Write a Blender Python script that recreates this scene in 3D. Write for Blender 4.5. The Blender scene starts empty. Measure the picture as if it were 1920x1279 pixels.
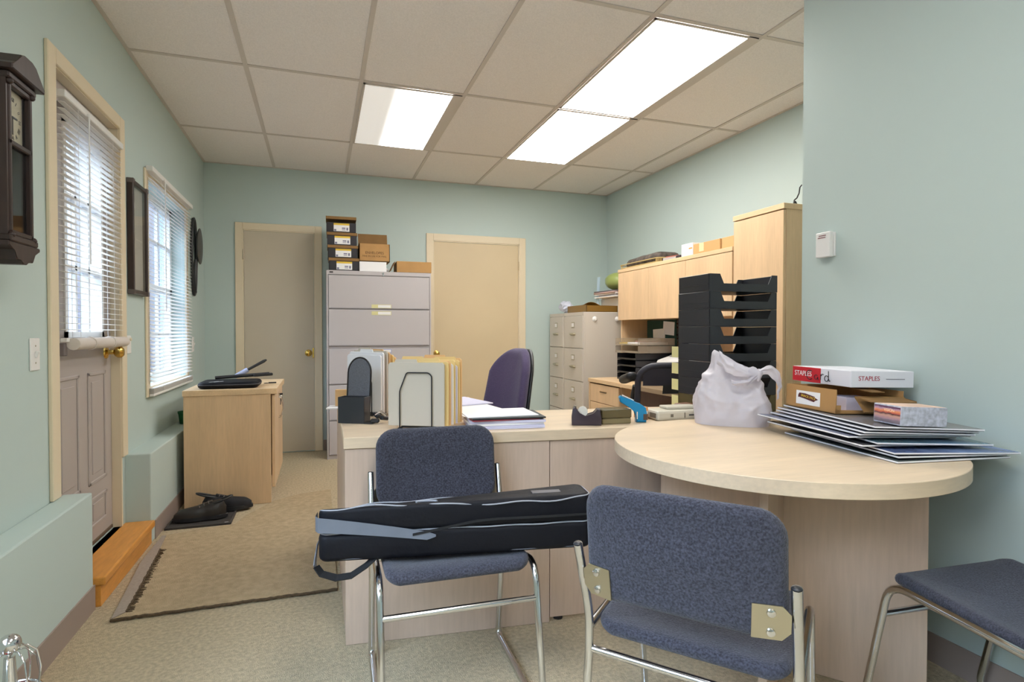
import bpy, bmesh, math, random
from mathutils import Vector as V, Matrix as M, Euler, noise
random.seed(7)
SC = bpy.context.scene
COL = SC.collection
PI = math.pi
R = math.radians

# ---------------------------------------------------------------- helpers
def lin(c):
    def f(x):
        x /= 255.0
        return x / 12.92 if x <= .04045 else ((x + .055) / 1.055) ** 2.4
    return (f(c[0]), f(c[1]), f(c[2]), 1.0)

def pmat(name, col, rough=.5, metal=0, var=None, bump=None, spec=.5, col2=None, trans=0, alpha=1, coat=0, emis=None, sheen=0, sss=0):
    """procedural principled material; var = (scale, amount, stretch)"""
    m = bpy.data.materials.new(name); m.use_nodes = True
    nt = m.node_tree; N = nt.nodes; L = nt.links
    p = N['Principled BSDF']
    c = lin(col)
    p.inputs['Base Color'].default_value = c
    p.inputs['Roughness'].default_value = rough
    p.inputs['Metallic'].default_value = metal
    p.inputs['Specular IOR Level'].default_value = spec
    p.inputs['Transmission Weight'].default_value = trans
    p.inputs['Alpha'].default_value = alpha
    p.inputs['Coat Weight'].default_value = coat
    p.inputs['Sheen Weight'].default_value = sheen
    if emis:
        p.inputs['Emission Color'].default_value = lin(emis[0]); p.inputs['Emission Strength'].default_value = emis[1]
    tc = N.new('ShaderNodeTexCoord')
    if var:
        sc, amt, st = var
        mp = N.new('ShaderNodeMapping'); mp.inputs['Scale'].default_value = st
        L.new(tc.outputs['Object'], mp.inputs['Vector'])
        nz = N.new('ShaderNodeTexNoise'); nz.inputs['Scale'].default_value = sc; nz.inputs['Detail'].default_value = 5
        L.new(mp.outputs['Vector'], nz.inputs['Vector'])
        rp = N.new('ShaderNodeValToRGB')
        rp.color_ramp.elements[0].position = .3; rp.color_ramp.elements[1].position = .7
        ca = lin(col2) if col2 else tuple(x * (1 - amt) for x in c[:3]) + (1,)
        cb = c if col2 else tuple(min(1, x * (1 + amt)) for x in c[:3]) + (1,)
        rp.color_ramp.elements[0].color = ca; rp.color_ramp.elements[1].color = cb
        L.new(nz.outputs['Fac'], rp.inputs['Fac']); L.new(rp.outputs['Color'], p.inputs['Base Color'])
    if bump:
        sc, st, d = bump
        nb = N.new('ShaderNodeTexNoise'); nb.inputs['Scale'].default_value = sc; nb.inputs['Detail'].default_value = 3
        L.new(tc.outputs['Object'], nb.inputs['Vector'])
        b = N.new('ShaderNodeBump'); b.inputs['Strength'].default_value = st; b.inputs['Distance'].default_value = d
        L.new(nb.outputs['Fac'], b.inputs['Height']); L.new(b.outputs['Normal'], p.inputs['Normal'])
    return m

def wood(name, col, stretch, amt=.09, rough=.38):
    m = pmat(name, col, rough, var=(3.2, amt, stretch), spec=.4)
    nt = m.node_tree; N = nt.nodes; L = nt.links
    p = N['Principled BSDF']
    src = p.inputs['Base Color'].links[0].from_socket
    tc = [n for n in N if n.type == 'TEX_COORD'][0]
    mp = N.new('ShaderNodeMapping'); mp.inputs['Scale'].default_value = tuple(6 * s for s in stretch)
    L.new(tc.outputs['Object'], mp.inputs['Vector'])
    nz = N.new('ShaderNodeTexNoise'); nz.inputs['Scale'].default_value = 6; nz.inputs['Detail'].default_value = 4
    L.new(mp.outputs['Vector'], nz.inputs['Vector'])
    mr = N.new('ShaderNodeMapRange'); mr.inputs[1].default_value = .3; mr.inputs[2].default_value = .7
    mr.inputs[3].default_value = 1 - amt * .7; mr.inputs[4].default_value = 1 + amt * .4
    L.new(nz.outputs['Fac'], mr.inputs[0])
    mx = N.new('ShaderNodeMix'); mx.data_type = 'RGBA'; mx.blend_type = 'MULTIPLY'; mx.inputs[0].default_value = 1
    L.new(src, mx.inputs[6]); L.new(mr.outputs[0], mx.inputs[7])
    L.new(mx.outputs[2], p.inputs['Base Color'])
    return m

def fillet(path, rad, n=5, closed=False):
    P = [V(p) for p in path]; out = []
    k = len(P)
    for i in range(k):
        if not closed and i in (0, k - 1):
            out.append(P[i]); continue
        a, b, c = P[i - 1], P[i], P[(i + 1) % k]
        d1, d2 = (a - b), (c - b)
        r = min(rad, d1.length * .49, d2.length * .49)
        p1, p2 = b + d1.normalized() * r, b + d2.normalized() * r
        for j in range(n + 1):
            t = j / n
            out.append(p1 * (1 - t) ** 2 + b * 2 * t * (1 - t) + p2 * t * t)
    return out

def rrect(hx, hy, r, n=5):
    r = max(min(r, hx - 1e-4, hy - 1e-4), 1e-4)
    pts = []
    for cx, cy, a0 in ((hx - r, hy - r, 0), (-hx + r, hy - r, 90), (-hx + r, -hy + r, 180), (hx - r, -hy + r, 270)):
        for j in range(n + 1):
            a = R(a0 + 90 * j / n)
            pts.append((cx + r * math.cos(a), cy + r * math.sin(a)))
    return pts

class B:
    """collects shapes into ONE mesh"""
    def __init__(s, T=None):
        s.bm = bmesh.new(); s.T = T or M.Identity(4); s.mi = 0
    def _v(s, p): return s.bm.verts.new(s.T @ V(p))
    def _f(s, vs):
        try:
            f = s.bm.faces.new(vs); f.material_index = s.mi; return f
        except ValueError:
            return None
    def box(s, x0, y0, z0, x1, y1, z1, bev=0, seg=1):
        v = [s._v(p) for p in ((x0,y0,z0),(x1,y0,z0),(x1,y1,z0),(x0,y1,z0),(x0,y0,z1),(x1,y0,z1),(x1,y1,z1),(x0,y1,z1))]
        fs = [s._f([v[i] for i in q]) for q in ((3,2,1,0),(4,5,6,7),(0,1,5,4),(1,2,6,5),(2,3,7,6),(3,0,4,7))]
        if bev: s._bev(fs, bev, seg)
        return s
    def cbox(s, c, d, bev=0, seg=1, rot=None):
        T0 = s.T
        s.T = T0 @ M.Translation(c) @ (Euler(rot).to_matrix().to_4x4() if rot else M.Identity(4))
        s.box(-d[0]/2, -d[1]/2, -d[2]/2, d[0]/2, d[1]/2, d[2]/2, bev, seg)
        s.T = T0
        return s
    def _bev(s, fs, bev, seg):
        es = list({e for f in fs for e in f.edges})
        r = bmesh.ops.bevel(s.bm, geom=es, offset=bev, segments=seg, affect='EDGES', profile=.5, clamp_overlap=True)
        for f in r['faces']: f.material_index = s.mi
    def prism(s, pts, z0, z1, bev=0, seg=1):
        a = [s._v((x, y, z0)) for x, y in pts]; b = [s._v((x, y, z1)) for x, y in pts]
        n = len(pts)
        fb, ft = s._f(a[::-1]), s._f(b)
        fs = [fb, ft] + [s._f((a[i], a[(i+1) % n], b[(i+1) % n], b[i])) for i in range(n)]
        if bev:
            es = list(set(list(fb.edges) + list(ft.edges)))
            r = bmesh.ops.bevel(s.bm, geom=es, offset=bev, segments=seg, affect='EDGES', profile=.5, clamp_overlap=True)
            for f in r['faces']: f.material_index = s.mi
        return s
    def tube(s, path, r, seg=8, closed=False, flat=None, up=(0, 0, 1)):
        """flat=(a,b): rectangular strap section a along the binormal, b along the normal"""
        P = [V(p) for p in path]; k = len(P); rings = []
        u = None
        for i in range(k):
            if closed: t = (P[(i+1) % k] - P[i-1])
            else: t = P[min(i+1, k-1)] - P[max(i-1, 0)]
            t.normalize()
            if flat:
                bn = V(up) - t * V(up).dot(t)
                if bn.length < 1e-4: bn = V((1, 0, 0))
                bn.normalize(); nn = t.cross(bn)
                a, b = flat
                rings.append([s._v(P[i] + bn*sx*a + nn*sy*b) for sx, sy in ((1,1),(-1,1),(-1,-1),(1,-1))])
            else:
                if u is None:
                    u = V((0, 0, 1)) if abs(t.z) < .9 else V((1, 0, 0))
                u = (u - t * u.dot(t)).normalized(); w = t.cross(u)
                rr = r[i] if isinstance(r, (list, tuple)) else r
                rings.append([s._v(P[i] + (u*math.cos(2*PI*j/seg) + w*math.sin(2*PI*j/seg)) * rr) for j in range(seg)])
        m = len(rings[0])
        for i in range(k if closed else k - 1):
            a, b = rings[i], rings[(i+1) % k]
            for j in range(m): s._f((a[j], a[(j+1) % m], b[(j+1) % m], b[j]))
        if not closed:
            s._f(rings[0][::-1]); s._f(rings[-1])
        return s
    def lathe(s, prof, c=(0, 0, 0), seg=20, axis='z'):
        rings = []
        for r, z in prof:
            ring = []
            for j in range(seg):
                a = 2*PI*j/seg; x, y = r*math.cos(a), r*math.sin(a)
                p = {'z': (x, y, z), 'x': (z, x, y), 'y': (y, z, x)}[axis]
                ring.append(s._v(V(c) + V(p)))
            rings.append(ring)
        for a, b in zip(rings, rings[1:]):
            for j in range(seg): s._f((a[j], a[(j+1) % seg], b[(j+1) % seg], b[j]))
        s._f(rings[0][::-1]); s._f(rings[-1])
        return s
    def cyl(s, c, r, h, axis='z', seg=20): return s.lathe([(r, 0), (r, h)], c, seg, axis)
    def ball(s, c, r, seg=16, rings=10):
        rx, ry, rz = r if isinstance(r, (tuple, list)) else (r, r, r)
        T0 = s.T; s.T = T0 @ M.Translation(c) @ M.Diagonal((rx, ry, rz, 1))
        s.lathe([(max(math.sin(PI*i/rings), .002), -math.cos(PI*i/rings)) for i in range(rings+1)], (0,0,0), seg)
        s.T = T0
        return s
    def pad(s, hx, hy, t, rc, fn, n=6, inner=7, er=None):
        """closed upholstered slab with rounded outline; fn maps (x,y,z)->point"""
        er = er or t/2
        prof = []
        for i in range(8):
            a = -PI/2 + PI*(i if i < 4 else i-1)/6
            prof.append((er*(1 - math.cos(a)), er*math.sin(a) + (t/2-er)*(-1 if i < 4 else 1)))
        if er > t/2-1e-6: prof.pop(3)
        m = min(hx, hy)
        ins = [er + (m - er - .004)*((i+1)/inner) for i in range(inner)]
        prof = [(d, -t/2) for d in ins[::-1]] + prof + [(d, t/2) for d in ins]
        rings = []
        for d, z in prof:
            rings.append([s._v(fn(x, y, z)) for x, y in rrect(hx-d, hy-d, max(rc-d, .003), n)])
        k = len(rings[0])
        for a, b in zip(rings, rings[1:]):
            for j in range(k): s._f((a[j], a[(j+1) % k], b[(j+1) % k], b[j]))
        s._f(rings[0][::-1]); s._f(rings[-1])
        return s
    def grid(s, nu, nv, fn, closed_u=False):
        g = [[s._v(fn(i/nu, j/nv)) for j in range(nv+1)] for i in range(nu + (0 if closed_u else 1))]
        for i in range(nu):
            for j in range(nv):
                a, b = g[i], g[(i+1) % len(g)]
                s._f((a[j], b[j], b[j+1], a[j+1]))
        return s
    def text(s, body, size, T, depth=.0004):
        cu = bpy.data.curves.new('t', 'FONT'); cu.body = body; cu.size = size; cu.align_x = 'CENTER'; cu.align_y = 'CENTER'
        cu.extrude = depth
        o = bpy.data.objects.new('t', cu); COL.objects.link(o)
        bpy.context.view_layer.update()
        me = bpy.data.meshes.new_from_object(o.evaluated_get(bpy.context.evaluated_depsgraph_get()))
        vs = [s._v(T @ v.co) for v in me.vertices]
        for p in me.polygons: s._f([vs[i] for i in p.vertices])
        bpy.data.objects.remove(o); bpy.data.curves.remove(cu); bpy.data.meshes.remove(me)
        return s
    def build(s, name, mats, parent=None, smooth=None, recalc=True):
        me = bpy.data.meshes.new(name)
        if recalc: bmesh.ops.recalc_face_normals(s.bm, faces=s.bm.faces)
        s.bm.to_mesh(me); s.bm.free()
        for m in (mats if isinstance(mats, (list, tuple)) else [mats]): me.materials.append(m)
        if smooth:
            for p in me.polygons: p.use_smooth = True
            me.set_sharp_from_angle(angle=R(smooth))
        o = bpy.data.objects.new(name, me); COL.objects.link(o)
        if parent: o.parent = parent
        return o

def tag(o, label, cat, group=None, kind=None):
    o['label'] = label; o['category'] = cat
    if group: o['group'] = group
    if kind: o['kind'] = kind
    return o
def thing(name, label, cat, loc=(0, 0, 0), rot=0, group=None):
    o = bpy.data.objects.new(name, None); COL.objects.link(o); o.empty_display_size = .05
    o.location = loc
    o.rotation_euler = rot if isinstance(rot, (tuple, list)) else (0, 0, rot)
    return tag(o, label, cat, group)
def struct(b, name, mats, parent=None, smooth=None):
    o = b.build(name, mats, parent, smooth)
    if not parent: o['kind'] = 'structure'
    return o
def copy_tree(o, loc, rot, label, parent=None):
    c = o.copy(); COL.objects.link(c)
    if parent: c.parent = parent
    else:
        c.location = loc; c.rotation_euler = rot if isinstance(rot, (tuple, list)) else (0, 0, rot); c['label'] = label
    for ch in list(o.children): copy_tree(ch, None, None, None, c)
    return c
def Tm(loc, rot=(0, 0, 0)): return M.Translation(loc) @ Euler(rot).to_matrix().to_4x4()

# ---------------------------------------------------------------- materials
WALL = pmat('wall_paint', (190, 205, 200), .55, bump=(220, .04, .002), spec=.3)
CEIL = pmat('acoustic_tile', (238, 231, 226), .9, var=(150, .06, (1, 1, 1)), bump=(160, .5, .004), spec=.1)
GRID = pmat('ceiling_grid_paint', (206, 196, 186), .55)
CARPET = pmat('carpet_pile', (198, 182, 152), .95, var=(70, .2, (1, 1, 1)), bump=(260, .9, .008), spec=.1)
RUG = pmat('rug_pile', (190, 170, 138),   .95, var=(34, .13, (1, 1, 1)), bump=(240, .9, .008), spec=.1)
RUGEDGE = pmat('rug_binding', (84, 68, 48), .95, var=(120, .3, (1, 1, 1)))
RUGBACK = pmat('rug_hem', (158, 146, 134), .9, var=(80, .1, (1, 1, 1)))
TRIM = pmat('cream_trim', (226, 210, 180), .45)
DOORP = pmat('beige_door', (200, 187, 164), .5, var=(2, .03, (1, 1, 1)))
DOORB = pmat('cream_door', (210, 190, 154), .5, var=(2, .03, (1, 1, 1)))
EXTD = pmat('taupe_door', (176, 166, 160), .45)
BASEB = pmat('vinyl_baseboard', (156, 140, 130), .5)
OAK = wood('orange_oak', (216, 150, 70), (2.2, .35, 2.2), .16, .35)
MAPV = wood('maple_laminate_vertical', (200, 176, 155), (2.4, 2.4, .22))
MAPX = wood('maple_laminate_along', (220, 197, 166), (.25, 2.6, 2.6))
MAPY = wood('maple_laminate_across', (222, 203, 180), (2.6, .25, 2.6))
HMAPV = wood('honey_laminate_vertical', (220, 187, 147), (2.4, 2.4, .22))
HMAPY = wood('honey_laminate_across', (224, 192, 150), (2.6, .25, 2.6))
GREY = pmat('grey_metal_paint', (186, 180, 180), .4, spec=.4)
PUTTY = pmat('putty_metal_paint', (206, 198, 186), .4, spec=.4)
DGAP = pmat('dark_gap', (60, 56, 54), .8)
BRASS = pmat('brass', (214, 178, 92), .2, 1)
CHROME = pmat('chrome', (214, 214, 216), .12, 1)
STEEL = pmat('zinc_plate', (190, 182, 160), .35, 1)
BLACKP = pmat('black_plastic', (36, 37, 40), .4)
SMOKE = pmat('smoke_tray_plastic', (44, 45, 50), .3)
BLACKW = pmat('black_wire', (22, 22, 24), .35)
MESHG = pmat('grey_mesh', (88, 88, 92), .6, var=(300, .25, (1, 1, 1)))
FABRIC = pmat('blue_grey_tweed', (66, 66, 75), .95, var=(210, .55, (1, 1.6, 1)), bump=(320, .7, .004), spec=.15, sheen=.2)
PURPLE = pmat('purple_fabric', (88, 78, 108), .95, var=(200, .12, (1, 1, 1)), bump=(300, .4, .003), spec=.15, sheen=.2)
NYLON = pmat('black_nylon', (17, 17, 22), .6, bump=(22, .3, .012), spec=.22)
NYLONW = pmat('black_webbing', (17, 17, 19), .7, bump=(300, .4, .002))
REFL = pmat('grey_band', (108, 113, 122), .5, var=(12, .06, (1, 1, 1)))
PIPING = pmat('grey_piping', (150, 152, 158), .5)
WHITEP = pmat('white_plastic', (232, 230, 226), .4)
BLIND = pmat('blind_slat', (248, 246, 242), .45)
PAPER = pmat('white_paper', (236, 234, 232), .7)
PAPERL = pmat('lilac_paper', (206, 204, 224), .7)
MANILA = pmat('manila_folder', (226, 196, 130), .7, var=(6, .05, (1, 1, 1)))
MANILA2 = pmat('tan_folder', (222, 178, 122), .7, var=(6, .05, (1, 1, 1)))
MANILAP = pmat('pale_folder', (196, 186, 168), .7, var=(4, .03, (1, 1, 1)))
CARD = pmat('brown_cardboard', (176, 134, 82), .8, var=(9, .07, (1, 1, 1)))
CARDD = pmat('dark_cardboard', (134, 100, 56), .8, var=(9, .08, (1, 1, 1)))
GLASSM = pmat('glass', (240, 245, 245), .03, trans=1, spec=.5)
RED = pmat('red_print', (206, 32, 46), .5)
INK = pmat('black_ink', (30, 26, 30), .6)
INKB = pmat('brown_ink', (70, 44, 20), .7)
INKR = pmat('maroon_ink', (168, 52, 70), .6)
YEL = pmat('yellow_print', (222, 186, 60), .6)
YELP = pmat('pale_yellow_label', (226, 222, 160), .6)
DKWOOD = wood('dark_clock_wood', (54, 40, 36), (2, 2, .3), .3, .35)
BAGP = pmat('white_bag_film', (226, 222, 228), .35, spec=.5)
BLUE = pmat('blue_plastic', (14, 128, 176), .3)
BEIGEP = pmat('beige_machine', (198, 192, 174), .45)
OLIVE = pmat('smoky_amber_plastic', (92, 82, 52), .25, alpha=.9)
DPURP = pmat('dark_plum_plastic', (58, 48, 56), .35)
RUBBER = pmat('black_rubber_mat', (62, 58, 56), .7, bump=(120, .3, .003))
LEATHER = pmat('black_leather', (38, 34, 32), .4, bump=(60, .3, .004))

def thin_translucent(m, w=.5):
    nt = m.node_tree; N = nt.nodes; L = nt.links
    out = N['Material Output']; p = N['Principled BSDF']
    t = N.new('ShaderNodeBsdfTranslucent'); t.inputs['Color'].default_value = p.inputs['Base Color'].default_value
    mx = N.new('ShaderNodeMixShader'); mx.inputs[0].default_value = w
    L.new(p.outputs[0], mx.inputs[1]); L.new(t.outputs[0], mx.inputs[2]); L.new(mx.outputs[0], out.inputs['Surface'])
thin_translucent(BLIND, .5); thin_translucent(BAGP, .35)

# clear glass that lets daylight through without caustic noise
def pane_material():
    m = bpy.data.materials.new('window_glass'); m.use_nodes = True
    nt = m.node_tree; N = nt.nodes; L = nt.links
    N.remove(N['Principled BSDF'])
    t = N.new('ShaderNodeBsdfTransparent'); t.inputs['Color'].default_value = (.94, .96, .97, 1)
    g = N.new('ShaderNodeBsdfGlossy'); g.inputs['Roughness'].default_value = .03
    lw = N.new('ShaderNodeLayerWeight')
    pw = N.new('ShaderNodeMath'); pw.operation = 'POWER'; pw.inputs[1].default_value = 4
    L.new(lw.outputs['Facing'], pw.inputs[0])
    f = N.new('ShaderNodeMath'); f.operation = 'MULTIPLY_ADD'; f.inputs[1].default_value = .55; f.inputs[2].default_value = .03
    L.new(pw.outputs[0], f.inputs[0])
    mx = N.new('ShaderNodeMixShader')
    L.new(f.outputs[0], mx.inputs[0]); L.new(t.outputs[0], mx.inputs[1]); L.new(g.outputs[0], mx.inputs[2])
    L.new(mx.outputs[0], N['Material Output'].inputs['Surface'])
    return m
PANE = pane_material()

def diffuser_material(name, strength, fade=False):
    m = bpy.data.materials.new(name); m.use_nodes = True
    nt = m.node_tree; N = nt.nodes; L = nt.links
    p = N['Principled BSDF']; p.inputs['Base Color'].default_value = lin((235, 232, 226)); p.inputs['Roughness'].default_value = .5
    p.inputs['Emission Color'].default_value = (1.0, .975, .95, 1); p.inputs['Emission Strength'].default_value = strength
    if fade:  # only the tube on one side of this fixture is burning
        tc = N.new('ShaderNodeTexCoord'); sx = N.new('ShaderNodeSeparateXYZ'); L.new(tc.outputs['Generated'], sx.inputs[0])
        mr = N.new('ShaderNodeMapRange'); mr.interpolation_type = 'SMOOTHSTEP'
        mr.inputs[1].default_value = .3; mr.inputs[2].default_value = .72; mr.inputs[3].default_value = strength*.03; mr.inputs[4].default_value = strength
        L.new(sx.outputs[0], mr.inputs[0]); L.new(mr.outputs[0], p.inputs['Emission Strength'])
    return m
DIFF = diffuser_material('lit_diffuser', 13.0)
DIFFH = diffuser_material('half_lit_diffuser', 13.0, True)

# ---------------------------------------------------------------- room shell
WX, YB, ZC = -.955, 5.556, 2.571          # left wall, back wall, ceiling
XR, XN, YN = 2.947, 1.930, 1.905          # far right wall, near right wall, its end
YF = -2.6
struct(B().box(-1.2, YF-.15, -.1, XR+.15, YB+.15, 0), 'floor', CARPET)
ceil = struct(B().box(-1.2, YF-.15, ZC, XR+.15, YB+.15, ZC+.1), 'ceiling', CEIL)
g = B()
for k in range(-1, 7):
    x = -.385 + .62*k
    if WX < x < XR: g.box(x-.012, YF, ZC-.005, x+.012, YB, ZC-.0005)
for k in range(0, 8):
    y = 4.62 - 1.15*k
    if y > YF: g.box(WX, y-.012, ZC-.0045, XR, y+.012, ZC-.0005)
g.box(WX, YF, ZC-.004, WX+.02, YB, ZC-.0005); g.box(WX, YB-.02, ZC-.004, XR, YB, ZC-.0005); g.box(XR-.02, YN, ZC-.004, XR, YB, ZC-.0005)
struct(g, 'grid_bars', GRID, ceil)

DY0, DY1, DZ0, DZ1 = 2.607, 3.335, .12, 2.112     # exterior door opening
WY0, WY1, WZ0, WZ1 = 3.83, 4.80, .78, 1.99        # window opening
NY0, NY1, NZ0, NZ1 = -1.3, 1.45, .70, 2.42         # window beside the camera
w = B()
xa, xb = WX-.16, WX
w.box(xa, YF, 0, xb, NY0, ZC)
w.box(xa, NY0, 0, xb, NY1, NZ0); w.box(xa, NY0, NZ1, xb, NY1, ZC)
w.box(xa, NY1, 0, xb, DY0, ZC)
w.box(xa, DY0, 0, xb, DY1, DZ0); w.box(xa, DY0, DZ1, xb, DY1, ZC)
w.box(xa, DY1, 0, xb, WY0, ZC)
w.box(xa, WY0, 0, xb, WY1, WZ0); w.box(xa, WY0, WZ1, xb, WY1, ZC)
w.box(xa, WY1, 0, xb, YB+.15, ZC)
struct(w, 'wall_left', WALL)
struct(B().box(WX, YB, 0, XR+.15, YB+.15, ZC), 'wall_back', WALL)
struct(B().box(XR, YN, 0, XR+.15, YB, ZC), 'wall_right', WALL)
struct(B().box(XN, YF, 0, XR+.15, YN, ZC, .004), 'wall_near', WALL)
struct(B().box(-1.2, YF-.15, 0, XR+.15, YF, ZC), 'wall_front', WALL)
# low foundation ledge either side of the exterior door
LZ = .466
struct(B().box(WX, YF, 0, -.857, 2.653, LZ, .006, 2), 'wall_ledge_near', WALL)
struct(B().box(-.995, 3.402, 0, -.84, YB, LZ, .006, 2), 'wall_ledge_far', WALL)
struct(B().box(-.857, YF, 0, -.851, 2.653, .098), 'baseboard_left', BASEB)
struct(B().box(-.84, 3.46, 0, -.834, YB, .098), 'baseboard_left_far', BASEB)
struct(B().box(XN-.006, YF, 0, XN, YN, .096), 'baseboard_right', BASEB)
struct(B().box(.02, YB-.006, 0, .985, YB, .098), 'baseboard_back', BASEB)
struct(B().box(2.01, YB-.006, 0, XR, YB, .098), 'baseboard_back_right', BASEB)

# exterior door (door_1) set back in the wall on the left
DXF = -.992
d1 = thing('door_1', 'x', 'x'); del d1['label']; del d1['category']; d1['kind'] = 'structure'
f = B()
cz = .468
f.box(WX, 2.538, cz, WX+.014, DY0, 2.176, .003); f.box(WX, DY1, cz, WX+.014, 3.405, 2.176, .003); f.box(WX, DY0, DZ1, WX+.014, DY1, 2.176, .003)
f.box(-1.1, DY0-.012, DZ0, WX+.004, DY0+.004, DZ1); f.box(-1.1, DY1-.004, DZ0, WX+.004, DY1+.012, DZ1); f.box(-1.1, DY0, DZ1-.004, WX+.004, DY1, DZ1+.012)
f.build('casing', TRIM, d1)
lf = B()
gy0, gy1, gz0, gz1 = 2.79, 3.225, 1.075, 1.97
y0, y1, z0, z1 = DY0+.006, DY1-.006, .141, DZ1-.006
lf.box(DXF-.04, y0, z0, DXF, gy0, z1); lf.box(DXF-.04, gy1, z0, DXF, y1, z1)
lf.box(DXF-.04, gy0, z0, DXF, gy1, gz0); lf.box(DXF-.04, gy0, gz1, DXF, gy1, z1)
for (a, b, c, d) in ((2.70, 2.925, .66, .90), (3.03, 3.25, .66, .90), (2.70, 2.925, .25, .53), (3.03, 3.25, .25, .53)):
    pass
for (a, b, c, d) in ((2.70, 2.925, .40, .915), (3.025, 3.245, .40, .915), (2.70, 2.925, .20, .34), (3.025, 3.245, .20, .34)):
    # raised embossed frame and field
    for q in ((a, b, c, c+.018), (a, b, d-.018, d), (a, a+.018, c, d), (b-.018, b, c, d)):
        lf.box(DXF-.002, q[0], q[2], DXF+.006, q[1], q[3], .004)
    lf.box(DXF-.002, a+.045, c+.045 if d-c > .2 else c+.03, DXF+.004, b-.045, d-.045 if d-c > .2 else d-.03, .003)
lf.build('door_leaf', EXTD, d1)
m_ = B()
for q in ((gy0, gy0+.025, gz0, gz1), (gy1-.025, gy1, gz0, gz1), (gy0, gy1, gz0, gz0+.025), (gy0, gy1, gz1-.025, gz1)):
    m_.box(DXF-.045, q[0], q[2], DXF+.006, q[1], q[3])
for t in (1/3, 2/3):
    yy = gy0 + (gy1-gy0)*t; m_.box(DXF-.03, yy-.01, gz0, DXF-.005, yy+.01, gz1)
    zz = gz0 + (gz1-gz0)*t; m_.box(DXF-.03, gy0, zz-.01, DXF-.005, gy1, zz+.01)
m_.build('glazing_bars', WHITEP, d1)
B().box(DXF-.024, gy0+.02, gz0+.02, DXF-.020, gy1-.02, gz1-.02).build('pane', PANE, d1)
k = B(); kx, ky, kz = DXF, 3.262, 1.0
k.lathe([(.032, 0), (.03, .006), (.012, .012), (.011, .034), (.02, .04), (.028, .052), (.028, .066), (.018, .076), (.002, .079)], (kx, ky, kz), 20, 'x')
k.build('knob', BRASS, d1, 40)
for hz in (1.83, 1.12, .35):
    h = B(); h.box(DXF, DY0+.004, hz-.05, DXF+.008, DY0+.02, hz+.05); h.cyl((DXF+.008, DY0+.006, hz-.05), .006, .1); h.build('hinge', BRASS, d1)
B().box(-1.1, DY0+.004, .121, DXF+.002, DY1-.004, .139, .003).build('threshold', pmat('dark_threshold', (104, 84, 66), .5), d1)

# orange wood step in the doorway
st = thing('wooden_step', 'orange stained wooden doorstep at the foot of the grey exterior door', 'step', (-.9, 3.03, 0))
B().box(-.092, -.365, .085, .078, .368, .12, .006, 2).build('tread', OAK, st)
B().box(-.092, -.36, 0.001, .062, .364, .0845).build('riser', OAK, st)

# back doors
def flush_door(n, x0, x1, zt, leafmat, knobx, knobz, hinge_side, depth, gap, cw=.062):
    d = thing(f'door_{n}', 'x', 'x'); del d['label']; del d['category']; d['kind'] = 'structure'
    f = B()
    f.box(x0-cw, YB-.016, 0, x0, YB, zt+cw, .003); f.box(x1, YB-.016, 0, x1+cw, YB, zt+cw, .003); f.box(x0, YB-.016, zt, x1, YB, zt+cw, .003)
    f.box(x0-.001, YB-.012, 0, x0+.008, YB-.001, zt); f.box(x1-.008, YB-.012, 0, x1+.001, YB-.001, zt); f.box(x0, YB-.012, zt-.008, x1, YB-.001, zt+.001)
    f.build('casing', TRIM, d)
    B().box(x0+.01, YB-depth, gap, x1-.01, YB-.0006, zt-.01).build('door_leaf', leafmat, d)
    s = 1 if hinge_side == 'r' else -1
    k = B(); k.lathe([(.032, 0), (.03, .006), (.012, .012), (.011, .03), (.02, .036), (.027, .048), (.026, .06), (.015, .068), (.002, .07)], (0, 0, 0), 20, 'z')
    o = k.build('knob', BRASS, d, 40); o.location = (knobx, YB-depth-.0004, knobz); o.rotation_euler = (R(90), 0, 0)
    hx = x1-.008 if hinge_side == 'r' else x0+.006
    for hz in (zt-.22, .3): B().cyl((hx, YB-.018, hz-.045), .007, .09).build('hinge', leafmat, d)
    return d
flush_door(2, -.648, -.046, 2.003, DOORP, -.105, .905, 'l', .011, .012)
B().box(-.07, YB-.0135, .86, -.058, YB-.0112, .95).build('strike_plate', BRASS, bpy.data.objects['door_2'])
flush_door(3, 1.049, 1.940, 1.992, DOORB, 1.075, .885, 'r', .005, .012, .068)

# window with cream casing (window_1) behind the second blind
w1 = thing('window_1', 'x', 'x'); del w1['label']; del w1['category']; w1['kind'] = 'structure'
f = B()
f.box(WX, WY0-.06, WZ0-.06, WX+.012, WY0, WZ1+.05, .003); f.box(WX, WY1, WZ0-.06, WX+.012, WY1+.06, WZ1+.05, .003)
f.box(WX, WY0, WZ1, WX+.012, WY1, WZ1+.05, .003); f.box(WX, WY0, WZ0-.06, WX+.012, WY1, WZ0, .003)
f.build('casing', TRIM, w1)
f = B()
for q in ((WY0, WY0+.045, WZ0, WZ1), (WY1-.045, WY1, WZ0, WZ1), (WY0, WY1, WZ0, WZ0+.045), (WY0, WY1, WZ1-.045, WZ1), (WY0, WY1, 1.37, 1.41)):
    f.box(-1.08, q[0], q[2], -1.04, q[1], q[3])
for t in (1/3, 2/3):
    yy = WY0+(WY1-WY0)*t; f.box(-1.07, yy-.009, WZ0, -1.05, yy+.009, WZ1)
for zz in (1.08, 1.70): f.box(-1.07, WY0, zz-.009, -1.05, WY1, zz+.009)
f.build('sash', WHITEP, w1)
B().box(-1.062, WY0, WZ0, -1.058, WY1, WZ1).build('pane', PANE, w1)
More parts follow.
